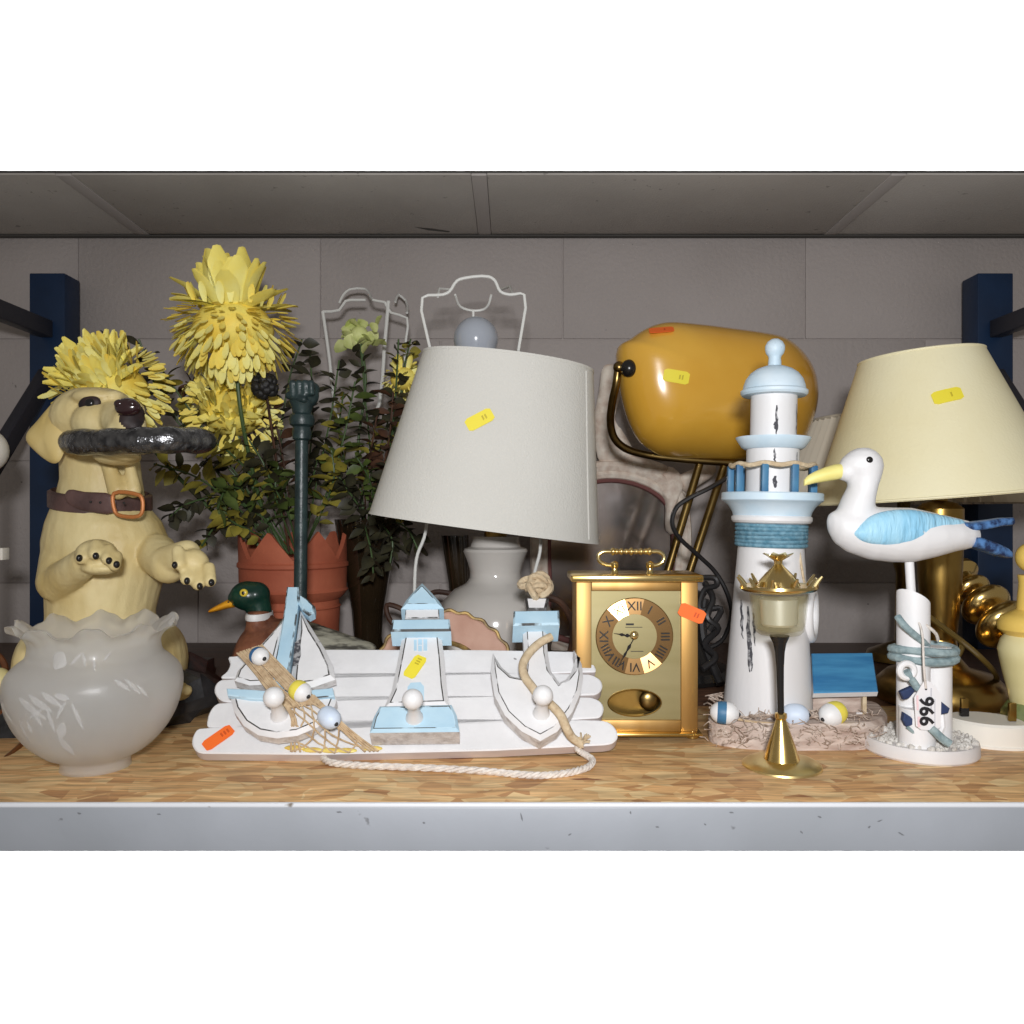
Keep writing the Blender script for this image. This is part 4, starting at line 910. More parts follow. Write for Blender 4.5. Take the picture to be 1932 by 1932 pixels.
for z, k in ((.104, 0), (.0955, 1)):
    rg_.tube([Vector((W(1742, 0, .79).x + .0300 * math.cos(t), .79 + .021 * math.sin(t), z + .0012 * math.sin(2 * t + k))) for t in [2 * math.pi * i / 40 for i in range(40)]], .0043, 9, closed=True)
part('rope', rg_, 'rope_grey', gu)
part('rope', G().tube([W(1693, 1163, .775), W(1706, 1180, .768), W(1722, 1195, .767), (W(1740, 1210, .770)), W(1749, 1218, .777)], .0034, 9, sub=4), 'rope_grey', gu)
part('cord', G().tube([W(1728, 1166, .775), W(1748, 1180, .772), W(1766, 1196, .776), W(1770, 1208, .78)], .0016, 7, sub=3), 'rope_cream', gu)
base = part('base', G().lathe([(.0525, 0), (.054, .002), (.0535, .011), (.052, .0135), (.001, .014)], (GO.x, .802, 0), 56), 'plaster_white', gu)
gv = G(); rs = random.Random(9)
for k in range(330):
    a = rs.uniform(0, 6.28); r_ = .050 * rs.random() ** .5; z = rs.uniform(.0025, .005); p = (GO.x + r_ * math.cos(a), .802 + r_ * math.sin(a), .0145)
    e_ = Euler((rs.uniform(0, 3), rs.uniform(0, 3), rs.uniform(0, 3))).to_matrix(); gv.ell(p, (z * rs.uniform(.5, 1), z * rs.uniform(.4, .8), z * rs.uniform(.4, .9)), e_, 6, 4)
part('gravel', gv, 'gravel', gu, 0, kind='stuff')
# small anchor fixed to the pilings
pd = .7635
ar = G(); c_ = W(1708, 1264, pd); ar.tube([c_ + Vector((.0068 * math.cos(t), -.003, .0068 * math.sin(t))) for t in [2 * math.pi * i / 22 for i in range(22)]], .0032, 9, closed=True)
part('anchor_ring', ar, 'gull_white', gu)
part('anchor_shank', G().tube([W(1709, 1266, pd - .003), W(1732, 1300, pd - .003)], .0038, 10), 'rope_grey', gu)
part('anchor_shank', G().tube([W(1756, 1374, .756), W(1778, 1394, .752), W(1792, 1404, .750)], .0040, 10), 'rope_grey', gu)
def fluke(l, d): part('anchor_fluke', G().ext([W(x, y, d) for x, y in l], (0, -1, 0), .006, .001), 'navy', gu, 20)
fluke([(1700, 1306), (1722, 1296), (1728, 1304), (1716, 1318), (1706, 1321)], pd - .003)
fluke([(1707, 1345), (1729, 1359), (1726, 1368), (1711, 1372), (1705, 1360)], pd - .001); fluke([(1773, 1321), (1793, 1337), (1790, 1346), (1772, 1349)], .772)
part('anchor_arm', G().tube([W(1712, 1372, pd - .001), W(1728, 1386, pd), W(1740, 1396, pd)], .0018, 7), 'rope_grey', gu)
part('anchor_arm', G().tube([W(1776, 1348, .772), W(1778, 1372, .770), W(1768, 1392, .766)], .0034, 8), 'gull_white', gu)

# lot tag hanging on the gull
TD = .7545
lt_ = thing('lot_tag', 'white card lot tag printed 966, hanging by string on the gull pilings', 'tag', W(1742, 1330, TD))
tg = G(); out = [(1738, 1294), (1743, 1286), (1750, 1284), (1758, 1289), (1768, 1300), (1776, 1311), (1775, 1372), (1762, 1378), (1738, 1377), (1728, 1370), (1725, 1316)]
tg.ext([W(x, y, TD) for x, y in out], (0, -1, 0), .0005); part('card', tg, 'tag_white', lt_, 20)
part('printed_number', text_mesh('966', .0185, W(1745.5, 1342, TD - .0011) + Vector((.0008, 0, 0)), (0, 0, -1), (1, 0, 0), .0002, .00055), 'ink_black', lt_, 0)
nm = lt_.children[-1]
bm = bmesh.new(); bm.from_mesh(nm.data)
for v in bm.verts: v.co.x *= 1.0
bm.to_mesh(nm.data); bm.free()
for x, y, w_, h_ in ((1731, 1320, .0018, .008), (1731.5, 1334, .0018, .006), (1734, 1362, .0026, .010)): part('printed_line', G().box(W(x, y, TD - .0009), (w_, .0002, h_)), 'ink_pink', lt_)
for x, y, w_, h_ in ((1757, 1318, .0012, .020), (1764, 1345, .0008, .026)): part('printed_line', G().box(W(x, y, TD - .0009), (w_, .0002, h_)), 'ink_grey', lt_)
part('eyelet', G().lathe([(.0011, 0), (.0011, .0003), (.0002, .0003)], W(1747, 1300, TD - .0006), 12, Matrix.Rotation(R(90), 3, 'X')), 'ink_black', lt_)
part('string', G().tube([W(1747, 1299, TD - .001), W(1744, 1270, TD - .0005), W(1742, 1235, .757), W(1741, 1205, .762), W(1736, 1180, .768), W(1728, 1168, .775)], .0011, 6, sub=4), 'rope_cream', lt_)

# mains plug lying pins up
PD = .835; po = Vector((W(1852, 0, PD).x, PD, 0))
pl = thing('mains_plug', 'white mains plug lying with its brass pins upward beside the gull base', 'plug', po)
q = smooth_path([po + Vector((x, y, .0245)) for x, y in ((-.034, .004), (-.030, -.012), (-.012, -.030), (.014, -.036), (.031, -.031), (.036, -.012), (.030, .012), (.008, .026), (-.02, .022))], 5, True)
part('plug_body', G().ext(q, (0, 0, 1), .0245, .0025), 'plug_white', pl)
part('plug_lip', G().ext([po + (p - po) * 1.03 + Vector((0, 0, -.0215 - (p.z - po.z) * .03)) for p in q], (0, 0, 1), .003, .0008), 'plug_white', pl)
for x, y, b in ((-.016, .004, 1), (.022, -.016, 0)):
    pin = part('pin', G().box(po + Vector((x, y, .0245 + .0095)), (.0075, .004, .019), bev=.0008), 'brass_dark', pl)
    if b: part('pin_sleeve', G().box(po + Vector((x, y, .0245 + .0045)), (.0085, .005, .009), bev=.0008), 'black_gloss', pin)
# ------------------------------------------------------------------ duck decoy
D = .99
dk = thing('duck_decoy', 'carved mallard decoy with green head and orange yellow bill, behind the sailing boat', 'decoy', (W(560, 0, D).x, D, 0))
g = G(); hloft(g, [(446, 1240, 1270, .012), (450, 1212, 1295, .03), (462, 1190, 1312, .045), (482, 1172, 1325, .053), (510, 1168, 1331, .057), (550, 1166, 1332, .058), (590, 1176, 1331, .056), (625, 1188, 1326, .05), (655, 1198, 1310, .04), (680, 1206, 1280, .028), (704, 1214, 1232, .012), (710, 1219, 1226, .004)], D)
vloft(g, [(1215, 458, 545, .036), (1185, 466, 528, .03), (1166, 468, 512, .026), (1150, 470, 511, .024)], D)
bd = sculpt('body', g, 'duck_brown', dk, .003, 5); bd.data.materials.append(M['duck_back'])
xs = W(560, 0, D).x - wloc(dk).x
for p in bd.data.polygons:
    c = p.center
    if c.x + .25 * (c.z - .09) > xs - .012 : p.material_index = 1
g = G(); g.ell(W(467, 1124, D), (.0215, .021, .0185)); g.ell(W(482, 1122, D), (.018, .019, .0165)); caps(g, W(484, 1130, D), W(489, 1152, D), .0165, .0155); g.ell(W(448, 1128, D), (.012, .012, .010))
sculpt('head', g, 'duck_green', dk, .0022, 4)
gb = G(); hloft(gb, [(443, 1128, 1146, .010), (430, 1131, 1148, .010), (415, 1139, 1152, .010), (402, 1146, 1155, .009), (396, 1150, 1156, .006)], D); part('bill', gb, 'duck_bill', dk)
part('nostril', G().ell(W(431, 1136, D - .0095), (.0013, .001, .001)), 'black_matte', dk)
ey = part('eye', G().ell(W(460, 1119, D - .0185), (.0052, .003, .0052)), 'eye_yellow', dk); part('pupil', G().ell(W(459, 1119, D - .0205), (.0022, .0015, .0026)), 'black_gloss', ey)
nr = G(); vloft(nr, [(1167, 467, 513, .0285), (1164, 466, 513, .029), (1158, 467, 512, .0285), (1155, 468, 512, .0275)], D); part('neck_ring', nr, 'float_white', dk)

# ------------------------------------------------------------------ white lamp: oval shade set crooked on a ceramic base
D = 1.10; s = D / F; LB = Vector((W(935, 0, D).x, D, 0)); zt = lambda py: H - (py - C0) * s
lp = thing('table_lamp', 'cream ceramic table lamp with crooked oval ivory shade and yellow price label', 'lamp', LB)
part('ceramic_base', G().lathe([(max(.1, r) * s, max(0, zt(y))) for r, y in ((74, 1293), (78, 1289), (92, 1262), (104, 1225), (110, 1190), (108, 1160), (98, 1132), (78, 1112), (56, 1100), (49, 1090), (48, 1078), (52, 1062), (58, 1046), (61, 1040), (59, 1035), (48, 1031), (44, 1020), (44, 1012), (4, 1010))], LB, 56), 'ceramic_cream', lp)
part('lamp_neck', G().lathe([(.016, zt(1012)), (.016, zt(1000)), (.010, zt(998)), (.010, zt(760)), (.018, zt(755)), (.018, zt(680))], LB, 24), 'brass_dark', lp)
bulb = G(); bx = W(898, 0, 1.12).x; z0 = H - (640 - C0) * 1.12 / F
bulb.lathe([(.013, z0 - .075), (.014, z0 - .06), (.026, z0 - .025)] + [(.0315 * math.cos(R(a)), z0 + .0315 * math.sin(R(a))) for a in range(-20, 90, 10)] + [(.0004, z0 + .0315)], (bx, 1.12, 0), 32)
part('bulb', bulb, 'bulb_glass', lp, 60)
SD = 1.03; s = SD / F
def oval(cx, cy, rx, ry, roll, n=72, e=2.05, grow=0):
    c = W(cx, cy, SD); out = []
    for k in range(n):
        t = 2 * math.pi * k / n; a, b = math.cos(t), math.sin(t)
        x = (rx + grow) * s * math.copysign(abs(a) ** (2 / e), a); y = (ry + grow) * s * math.copysign(abs(b) ** (2 / e), b)
        cr_, sr_ = math.cos(R(roll)), math.sin(R(roll)); out.append(c + Vector((x * cr_, y + .12 * x, -x * sr_)))
    return out
T_, B_ = oval(961, 682, 161, 104, 5.4), oval(917, 998, 217, 142, 7.8)
lp_m = lambda q, gr: [a.lerp(b, q) + ((b - T_[0]) * 0) for a, b in zip(oval(961, 682, 161, 104, 5.4, grow=gr), oval(917, 998, 217, 142, 7.8, grow=gr))]
sh = part('shade', G().rings([lp_m(q, 0) for q in (0, .02, .5, .98, 1)] + [lp_m(q, -2.2) for q in (1, .98, .5, .02, 0)], closed=True), 'shade_ivory', lp, 50)
part('shade_hem', G().rings([lp_m(q, g_) for q, g_ in ((0, .9), (.016, .9), (.016, -.2), (0, -.2))], closed=True), 'shade_ivory', sh, 50)
part('shade_hem', G().rings([lp_m(q, g_) for q, g_ in ((.988, .9), (1, .9), (1, -.2), (.988, -.2))], closed=True), 'shade_ivory', sh, 50)
stick(lp, sh, (884, 803), (926, 781), .0345, .0165, 'yellow', prints=2)
_h = [hit(sh, x, y)[0] for x, y in ((1106, 700), (1107, 800), (1109, 920), (1111, 1018))]
part('shade_seam', G().tube([p + Vector((0, -.0004, 0)) for p in _h], .0011, 6), 'shade_ivory', sh)
# tall white wire carrier standing round the lamp
wc = G(); d = 1.05; P_ = lambda x, y, dd=0: W(x, y, d + dd)
wc.tube([P_(812, 660), P_(797, 562), P_(835, 556), P_(848, 550), P_(862, 530), P_(880, 524), P_(922, 522), P_(934, 530), P_(944, 550), P_(962, 556), P_(989, 556), P_(978, 662)], .0021, 8, sub=3)
wc.tube([P_(826, 560, .06), P_(828, 545, .08), P_(850, 546, .1)], .0017, 7); wc.tube([P_(968, 556, .02), P_(962, 540, .08), P_(940, 548, .12)], .0017, 7)
wc.tube([P_(859, 556, .05), P_(868, 578, .07), P_(890, 586, .08), P_(912, 584, .08), P_(922, 574, .07), P_(927, 556, .06)], .0018, 7, sub=3); wc.tube([P_(893, 586, .08), P_(893, 604, .08)], .0018, 7)
wc.tube([P_(812, 660), P_(820, 800, .02), P_(806, 980, .01), P_(800, 1015), P_(788, 1045), P_(783, 1080), P_(782, 1250)], .0022, 8, sub=3); wc.tube([P_(978, 662), P_(985, 800, .02), P_(1018, 990, .01), P_(1019, 1040), P_(1010, 1075), P_(1004, 1110), P_(1002, 1250)], .0022, 8, sub=3)
solo('wire_shade_carrier', wc, 'wire_white', 'white wire shade carrier rising above the crooked ivory lampshade', 'wire frame', org=W(890, 1250, 1.05))
# bare wire frame behind the leaves
wf = G(); d = 1.32
P_ = lambda x, y, dd=0: W(x, y, d + dd)
wf.tube([P_(640, 572, .05), P_(648, 556, .05), P_(660, 546, .05), P_(688, 545, .05), P_(698, 556, .03), P_(704, 566, 0), P_(726, 570, 0)], .0022, 7, sub=2)
wf.tube([P_(609, 588), P_(640, 585), P_(652, 568), P_(672, 566), P_(690, 566)], .0024, 7, sub=2); wf.tube([P_(609, 588), P_(622, 680), P_(632, 770), P_(640, 790), P_(668, 792), P_(700, 795)], .0028, 8, sub=2)
wf.tube([P_(733, 568), P_(725, 660), P_(716, 760), P_(700, 800)], .0032, 8, sub=2); wf.tube([P_(726, 570), P_(738, 590), P_(768, 600), P_(766, 640), P_(760, 740)], .0022, 7, sub=2)
wf.tube([P_(746, 570, .08), P_(752, 556, .1), P_(766, 568, .1), P_(768, 590, .05)], .0022, 7, sub=2)
solo('bare_wire_frame', wf, 'wire_white', 'bare lampshade wire frame standing behind the leaves, without any cover', 'wire frame', org=P_(690, 800))
# leaning round plate, two dark brown looped tubes
pp = thing('wall_plate', 'round pinkish plate with scalloped gilt edge and inner ring, leaning behind the rack', 'plate', W(838, 1290, .99))
pc = W(838, 1290, .985); q = Matrix.Rotation(R(78), 3, 'X')
part('plate_disc', G().lathe([(.090, -.004), (.090, .003), (.086, .006), (.052, .004), (.050, .004)], pc, 64, q, fn=lambda r, z, a, j: (r * (1 + .012 * math.sin(26 * a) * (r > .084)), z)), 'pink_plaster', pp)
part('plate_edge', G().tube([pc + q @ Vector(((.0892 + .0016 * math.sin(26 * t)) * math.cos(t), (.0892 + .0016 * math.sin(26 * t)) * math.sin(t), .0035)) for t in [2 * math.pi * i / 156 for i in range(156)]], .0024, 7, closed=True), 'gilt_edge', pp)
part('inner_ring', G().tube([pc + q @ Vector((.050 * math.cos(t), .050 * math.sin(t), .005)) for t in [2 * math.pi * i / 48 for i in range(48)]], .0030, 8, closed=True), 'gilt_edge', pp)
part('plate_centre', G().lathe([(.050, .0045), (.001, .006)], pc, 40, q), 'ceramic_cream', pp)
solo('dark_hoop', G().tube([W(1020, 1125, 1.16), W(1055, 1135, 1.16), (W(1078, 1170, 1.16)), W(1080, 1215, 1.15), W(1060, 1260, 1.14), W(1000, 1270, 1.14)], .0052, 8, sub=4), 'leaf_brown', 'dark brown curved hoop behind the anchor and the cream lamp base', 'cane', org=W(1000, 1270, 1.15))
solo('dark_hoop', G().tube([W(805, 1128, 1.24), W(818, 1118, 1.24), W(840, 1118, 1.24), W(860, 1126, 1.24), W(866, 1180, 1.24), W(820, 1210, 1.25), W(760, 1150, 1.25), W(730, 1142, 1.25), W(740, 1175, 1.24), W(790, 1178, 1.24)], .0042, 8, sub=4), 'leaf_brown', 'thin dark brown loop between the dark vase and cream lamp base', 'cane', org=W(760, 1200, 1.24))
dp = G(); vloft(dp, [(1010, 832, 884, .02), (1100, 846, 886, .018), (1240, 856, 886, .018)], 1.3)
solo('tall_bottle', dp, 'vase_dark', 'narrow dark tapering bottle behind the cream ceramic lamp neck', 'bottle', org=W(865, 1240, 1.3))

# ------------------------------------------------------------------ terracotta pot, stake, dark vase
D = 1.24; s = D / F; PO = Vector((W(554, 0, D).x, D, 0)); zt = lambda py: H - (py - C0) * s
pot = thing('terracotta_planter', 'terracotta planter with pointed crown rim holding yellow flowers and leaves', 'planter', PO)
n = 96; tips = 7
def crown_z(a): 
    t = (a / (2 * math.pi) * tips - .05) % 1; return zt(1054) + (zt(1001) - zt(1054)) * abs(2 * t - 1)
prof_o = [(84, 1256), (84, 1180), (86, 1150), (84, 1130), (92, 1124), (98, 1116), (101, 1112), (98, 1108), (99, 1070), (102, 1067), (102, 1061), (99, 1058)]
rings = [[PO + Vector((r * s * math.cos(2 * math.pi * k / n), r * s * math.sin(2 * math.pi * k / n), max(0, zt(y)))) for k in range(n)] for r, y in prof_o]
for r in (100, 92): rings.append([PO + Vector((r * s * math.cos(2 * math.pi * k / n), r * s * math.sin(2 * math.pi * k / n), crown_z(2 * math.pi * k / n))) for k in range(n)])
rings.append([PO + Vector((90 * s * math.cos(2 * math.pi * k / n), 90 * s * math.sin(2 * math.pi * k / n), zt(1066))) for k in range(n)])
part('pot_body', G().rings(rings), 'terracotta', pot, 28)
part('pot_ridge', G().lathe([(85 * s, zt(1146)), (88 * s, zt(1143)), (85 * s, zt(1140))], PO, 64, cap0=False, cap1=False), 'terracotta', pot)
D = 1.0; s = D / F; SO = Vector((W(565, 0, D).x, D, 0)); zt = lambda py: H - (py - C0) * s; SR = Matrix.Rotation(R(.5), 3, 'Y')
sk = thing('garden_stake', 'dark green metal stake with clenched fist finial, standing before the terracotta planter', 'stake', SO)
part('rod', G().lathe([(12.2 * s, 0), (12.2 * s, zt(830))], SO, 20, SR), 'stake_green', sk)
part('socket', G().lathe([(12 * s, zt(832)), (17 * s, zt(828)), (18 * s, zt(815)), (16 * s, zt(806)), (22 * s, zt(802)), (24 * s, zt(793)), (22 * s, zt(784)), (17 * s, zt(780)), (20 * s, zt(768)), (25 * s, zt(758)), (22 * s, zt(752))], SO, 28, SR), 'stake_green', sk)
fc = Vector((W(573, 0, D).x, D, zt(745))); fg = G(); fg.ell(fc, (.0195, .014, .0185)); fg.ell(fc + Vector((0, 0, .008)), (.0205, .0145, .011))
for k in range(4): caps(fg, fc + Vector((-.011 + .0078 * k, -.013, .0125)), fc + Vector((-.010 + .0078 * k, -.0135, -.002 + .001 * k)), .0046, .0044, 4)
caps(fg, fc + Vector((-.016, -.010, -.002)), fc + Vector((.004, -.0155, -.008)), .0052, .0046, 5)
sculpt('fist', fg, 'stake_green', sk, .0016, 2)
D = 1.28; s = D / F; VO = Vector((W(694, 0, D).x, D, 0)); zt = lambda py: H - (py - C0) * s
vs_ = thing('tall_vase', 'tall dark glass vase, narrow at the foot, holding brown leaves', 'vase', VO)
part('vase_body', G().lathe([(r * s, max(0, zt(y))) for r, y in ((30, 1248), (32, 1240), (26, 1200), (30, 1150), (42, 1080), (56, 1020), (62, 980), (60, 980), (38, 1080), (22, 1190), (1, 1235))], VO, 40), 'vase_dark', vs_)

# ------------------------------------------------------------------ artificial flowers and leaves
def petal_mesh(name, m, ln, wd, curl, cup=.16, prof=(.42, .78, 1.0, .95, .42)):
    g = G(); nl = len(prof) - 1
    for i in range(nl + 1):
        t = i / nl; z = curl * t * t * ln; x = ln * t; hw = wd / 2 * prof[i]
        g.v += [Vector((x - hw * .25 * (i == nl), -hw, z + cup * hw)), Vector((x, 0, z)), Vector((x - hw * .25 * (i == nl), hw, z + cup * hw))]
    for i in range(nl):
        a = 3 * i; g.f += [[a, a + 1, a + 4, a + 3], [a + 1, a + 2, a + 5, a + 4]]; g.m += [0, 0]
    k0 = len(g.v); th = wd * .05                       # underside, so that the petal has a thickness
    g.v += [v + Vector((0, 0, -th)) for v in g.v[:k0]]
    g.f += [[q + k0 for q in f[::-1]] for f in g.f[:]]; g.m += [0] * (len(g.f) - len(g.m))
    me = to_mesh(name, g, m, Vector(), 0); me.polygons.foreach_set('use_smooth', [True] * len(me.polygons)); return me
PET_L = [petal_mesh('petal', 'petal_yellow', .060, .026, .16, .35, (.5, .85, 1, .9, .3)), petal_mesh('petal', 'petal_yellow', .056, .022, -.1, .3, (.5, .85, 1, .9, .3))]
PET_S = [petal_mesh('petal', m_, .028, .0098, .12, .16) for m_ in ('petal_yellow', 'petal_yellow', 'petal_deep')]
PET_D = petal_mesh('petal', 'petal_deep', .026, .010, .1, .3)
def aim(d, roll=0):
    d = Vector(d).normalized(); return (d.to_track_quat('X', 'Z').to_matrix() @ Matrix.Rotation(roll, 3, 'X')).to_euler()
def aim2(x, z, roll=0):
    x = Vector(x).normalized(); z = Vector(z); z = z - x * z.dot(x); z = z.normalized() if z.length > 1e-4 else x.orthogonal().normalized(); y = z.cross(x)
    return (Matrix((x, y, z)).transposed() @ Matrix.Rotation(roll, 3, 'X')).to_euler()
def mum(label, c, rad, stem_pts, axis, nlong, nshort, seed, squash=1.0, narrow=1):
    rs = random.Random(seed); f = thing('chrysanthemum', label, 'flower', stem_pts[-1], 'yellow artificial chrysanthemums')
    axis = Vector(axis).normalized(); head = part('flower_head', G().ell(c, (rad * .60, rad * .60, rad * .5 * squash), nu=18, nv=10), 'petal_deep', f)
    base = c - wloc(head); q = Vector((0, 0, 1)).rotation_difference(axis).to_matrix()
    part('stem', G().tube([c] + stem_pts, .0030, 8, sub=5), 'stem_green', f)
    ga = math.pi * (3 - 5 ** .5); k_ = rad / .094
    for k in range(nshort):
        u = 1 - 2 * (k + .5) / nshort; u = max(-.98, min(.97, u + rs.uniform(-.03, .03))); a = k * ga + rs.uniform(-.15, .15); r_ = math.sqrt(1 - u * u)
        d = q @ Vector((r_ * math.cos(a), r_ * math.sin(a), u)); pos = q @ Vector((r_ * math.cos(a), r_ * math.sin(a), u * squash * .86))
        if d.y > .5 or (narrow == 1 and u > .66): continue
        down = (-axis + d * d.dot(axis)); down = down.normalized() if down.length > .05 else Vector((0, 0, 0))
        top = u > .55
        dd = (d * rs.uniform(.65, .95) + down * (rs.uniform(.4, .85) if not top else -.6)).normalized(); me = PET_D if rs.random() < (.5 if .25 < u < .6 else .08) else rs.choice(PET_S)
        sc_ = k_ * rs.uniform(.85, 1.15) * (.8 if -.15 < u < .5 else 1); inst('petal', me, head, base + pos * rad * rs.uniform(.66, .80), aim2(dd, d, rs.uniform(-.35, .35)), (sc_,) * 3)
    for k in range(nlong):
        a = 2 * math.pi * k / nlong + rs.uniform(-.25, .25); el = R((rs.uniform(8, 32), rs.uniform(34, 60), rs.uniform(60, 86), rs.uniform(64, 88))[k % 4]); d = q @ Vector((math.cos(el) * math.cos(a), math.cos(el) * math.sin(a), math.sin(el)))
        sc_ = k_ * rs.uniform(1.05, 1.4); inst('petal', rs.choice(PET_L), head, base + q @ Vector((math.cos(a) * .26, math.sin(a) * .26, .30)) * rad, aim2(d, axis - d * .3 + Vector((0, -.2, 0)), rs.uniform(-.3, .3)), (sc_ * (1 if narrow == 1 else .8), sc_ * narrow, sc_))
    return f
mum('big pale yellow chrysanthemum, the tallest, with upright crown petals', W(441, 622, 1.12), .092, [W(452, 760, 1.125), W(470, 860, 1.16), W(492, 950, 1.2), W(520, 1050, 1.235)], (.02, -.16, 1), 36, 460, 1, .90)
mum('yellow chrysanthemum head showing just above the dog statue head', W(208, 738, 1.08), .082, [W(300, 860, 1.13), W(420, 980, 1.2), W(520, 1050, 1.235)], (-.1, -.85, .7), 40, 400, 2, .95, .5)
mum('shaded yellow chrysanthemum hanging under the tallest bloom', W(438, 775, 1.19), .078, [W(470, 900, 1.2), W(540, 1050, 1.235)], (.25, -.75, .2), 26, 400, 3, 1.0, .5)
mum('small yellow bloom half hidden by the ivory lampshade', W(762, 715, 1.25), .036, [W(735, 850, 1.27), W(700, 1000, 1.28)], (0, -.6, .6), 6, 110, 4, 1.0)
pb = thing('pale_blossom', 'pale green artificial blossom high among the leaves before the wire frame', 'flower', W(690, 1000, 1.27))
hb = part('flower_head', G().ell(W(678, 632, 1.22), (.014, .014, .014)), 'petal_pale', pb); rs = random.Random(6)
PET_P = petal_mesh('petal', 'petal_pale', .026, .026, -.05, .3)
for k in range(26):
    d = Vector((rs.uniform(-1, 1), rs.uniform(-1, .3), rs.uniform(-.8, 1))).normalized(); c = W(rs.uniform(652, 712), rs.uniform(615, 655), 1.22 + rs.uniform(-.01, .02)); inst('petal', PET_P, hb, c - wloc(hb), aim(d, rs.uniform(-1, 1)), (rs.uniform(.6, 1),) * 3)
part('stem', G().tube([W(678, 632, 1.22), W(690, 720, 1.24), W(675, 850, 1.26), W(690, 1000, 1.27)], .0022, 7, sub=4), 'stem_green', pb)
bb = thing('dark_seed_head', 'round dark brown seed head beside the shaded yellow flower', 'seed head', W(545, 1040, 1.235))
gg = G(); rs = random.Random(12)
for k in range(40):
    d = Vector((rs.uniform(-1, 1), rs.uniform(-1, .4), rs.uniform(-1, 1))).normalized(); gg.ell(W(500, 728, 1.13) + d * .014, (.007, .007, .007), nu=8, nv=6)
part('seeds', gg, 'leaf_brown', bb, kind='stuff'); bb.children[0].data.materials[0] = M['black_matte']
part('stem', G().tube([W(500, 728, 1.13), W(520, 860, 1.18), W(545, 1040, 1.235)], .002, 6, sub=4), 'leaf_brown', bb)

def leaf_mesh(name, m, ln, wd, fold=.25, bend=-.25):
    g = G(); pr = (.12, .7, 1.0, .9, .55, .06)
    for i, p in enumerate(pr):
        t = i / 5; z = bend * ln * t * t; hw = wd / 2 * p
        g.v += [Vector((ln * t, -hw, z + fold * hw)), Vector((ln * t, 0, z)), Vector((ln * t, hw, z + fold * hw))]
    for i in range(5): a = 3 * i; g.f += [[a, a + 1, a + 4, a + 3], [a + 1, a + 2, a + 5, a + 4]]; g.m += [0, 0]
    k0 = len(g.v); g.v += [v + Vector((0, 0, -.0006)) for v in g.v[:k0]]; g.f += [[q + k0 for q in f[::-1]] for f in g.f[:]]; g.m += [0] * (len(g.f) - len(g.m))
    me = to_mesh(name, g, m, Vector(), 0); me.polygons.foreach_set('use_smooth', [True] * len(me.polygons)); return me
LEAF = {m_: [leaf_mesh('leaf', m_, .024, .017), leaf_mesh('leaf', m_, .028, .012), leaf_mesh('leaf', m_, .019, .016, .1)] for m_ in ('leaf_dark', 'leaf_olive', 'leaf_green', 'leaf_brown')}
def spray(pts, m_, n, label, group, seed, sz=1.0, spread=1.0, start=.25):
    rs = random.Random(seed); P3 = [W(*p) for p in pts]; f = thing('foliage_spray', label, 'foliage', P3[0], group)
    path = smooth_path(P3, 10); part('stem', G().tube(path, .0014, 6), 'stem_green' if m_ != 'leaf_brown' else 'leaf_brown', f); o = wloc(f)
    for k in range(n):
        t = start + (1 - start) * (k + rs.random() * .6) / n; i = min(len(path) - 2, int(t * (len(path) - 1))); p = path[i]; tan = (path[i + 1] - path[i]).normalized()
        sd = tan.orthogonal().normalized(); sd = Matrix.Rotation(k * 2.4 + rs.uniform(-.4, .4), 3, tan) @ sd; d = (tan * rs.uniform(.2, .7) + sd * spread + Vector((0, -.15, rs.uniform(-.2, .2)))).normalized()
        s_ = sz * rs.uniform(.75, 1.3); mm = m_ if rs.random() < .86 else rs.choice(('leaf_dark', 'leaf_olive')); inst('leaf', rs.choice(LEAF[mm]), f, p - o + d * .003, aim(d, rs.uniform(-1.2, 1.2)), (s_,) * 3)
GP, GV = 'leaf sprays in the terracotta planter', 'leaf sprays in the tall dark vase'
PL = ['dark leaf spray rising highest just beside the bloom over the dog head', 'dark leaf spray spreading behind the bloom over the dog head', 'olive leaf spray arching between the dog head bloom and the tallest flower', 'olive leaf spray reaching out under the pewter bar of the dog statue',
      'dark leaf spray drooping lowest beside the buckle of the dog collar', 'short dark leaf spray hanging over the wall beside the reaching dog paw', 'olive leaf spray ending at the tip of the pewter bar', 'green leaf spray hanging below the pewter bar, in front of the others',
      'brown leaf spray ending at the round dark seed head', 'dark leaf spray beside the tallest flower, behind the fist of the stake', 'dark leaf spray rising past the fist of the green stake', 'green leaf spray reaching the pale green blossom',
      'dark leaf spray in front of the shaded hanging flower', 'short green leaf spray just above the pot crown beside the stake', 'olive leaf spray next to the green stake rod, towards the dark vase', 'dark short leaf spray under the shaded hanging flower',
      'short dark leaf spray directly behind the green stake rod', 'olive leaf spray spilling over the pot rim towards the dog', 'dark leaf spray behind the tallest flower stem and the bare wire frame side', 'brown leaf spray running behind the shaded hanging flower towards the dog head']
VL = ['dark leaf spray reaching the bare wire frame from the dark vase', 'olive leaf spray leaning from the dark vase to the fist of the stake', 'tall dark leaf spray against the top edge of the ivory lampshade', 'brown leaf spray beside the sloping edge of the ivory lampshade',
      'brown leaf spray rising straight from the middle of the dark vase', 'dark leaf spray tucked beside the lower edge of the ivory lampshade', 'dark leaf spray filling the gap between stake and dark vase', 'short green leaf spray over the mouth of the dark vase',
      'dark leaf spray drooping under the ivory lampshade rim', 'dark leaf spray hanging down the front of the dark vase', 'dark leaf spray hanging down the side of the dark vase towards the lamp', 'tallest olive leaf spray beside the bulb and white wire carrier']
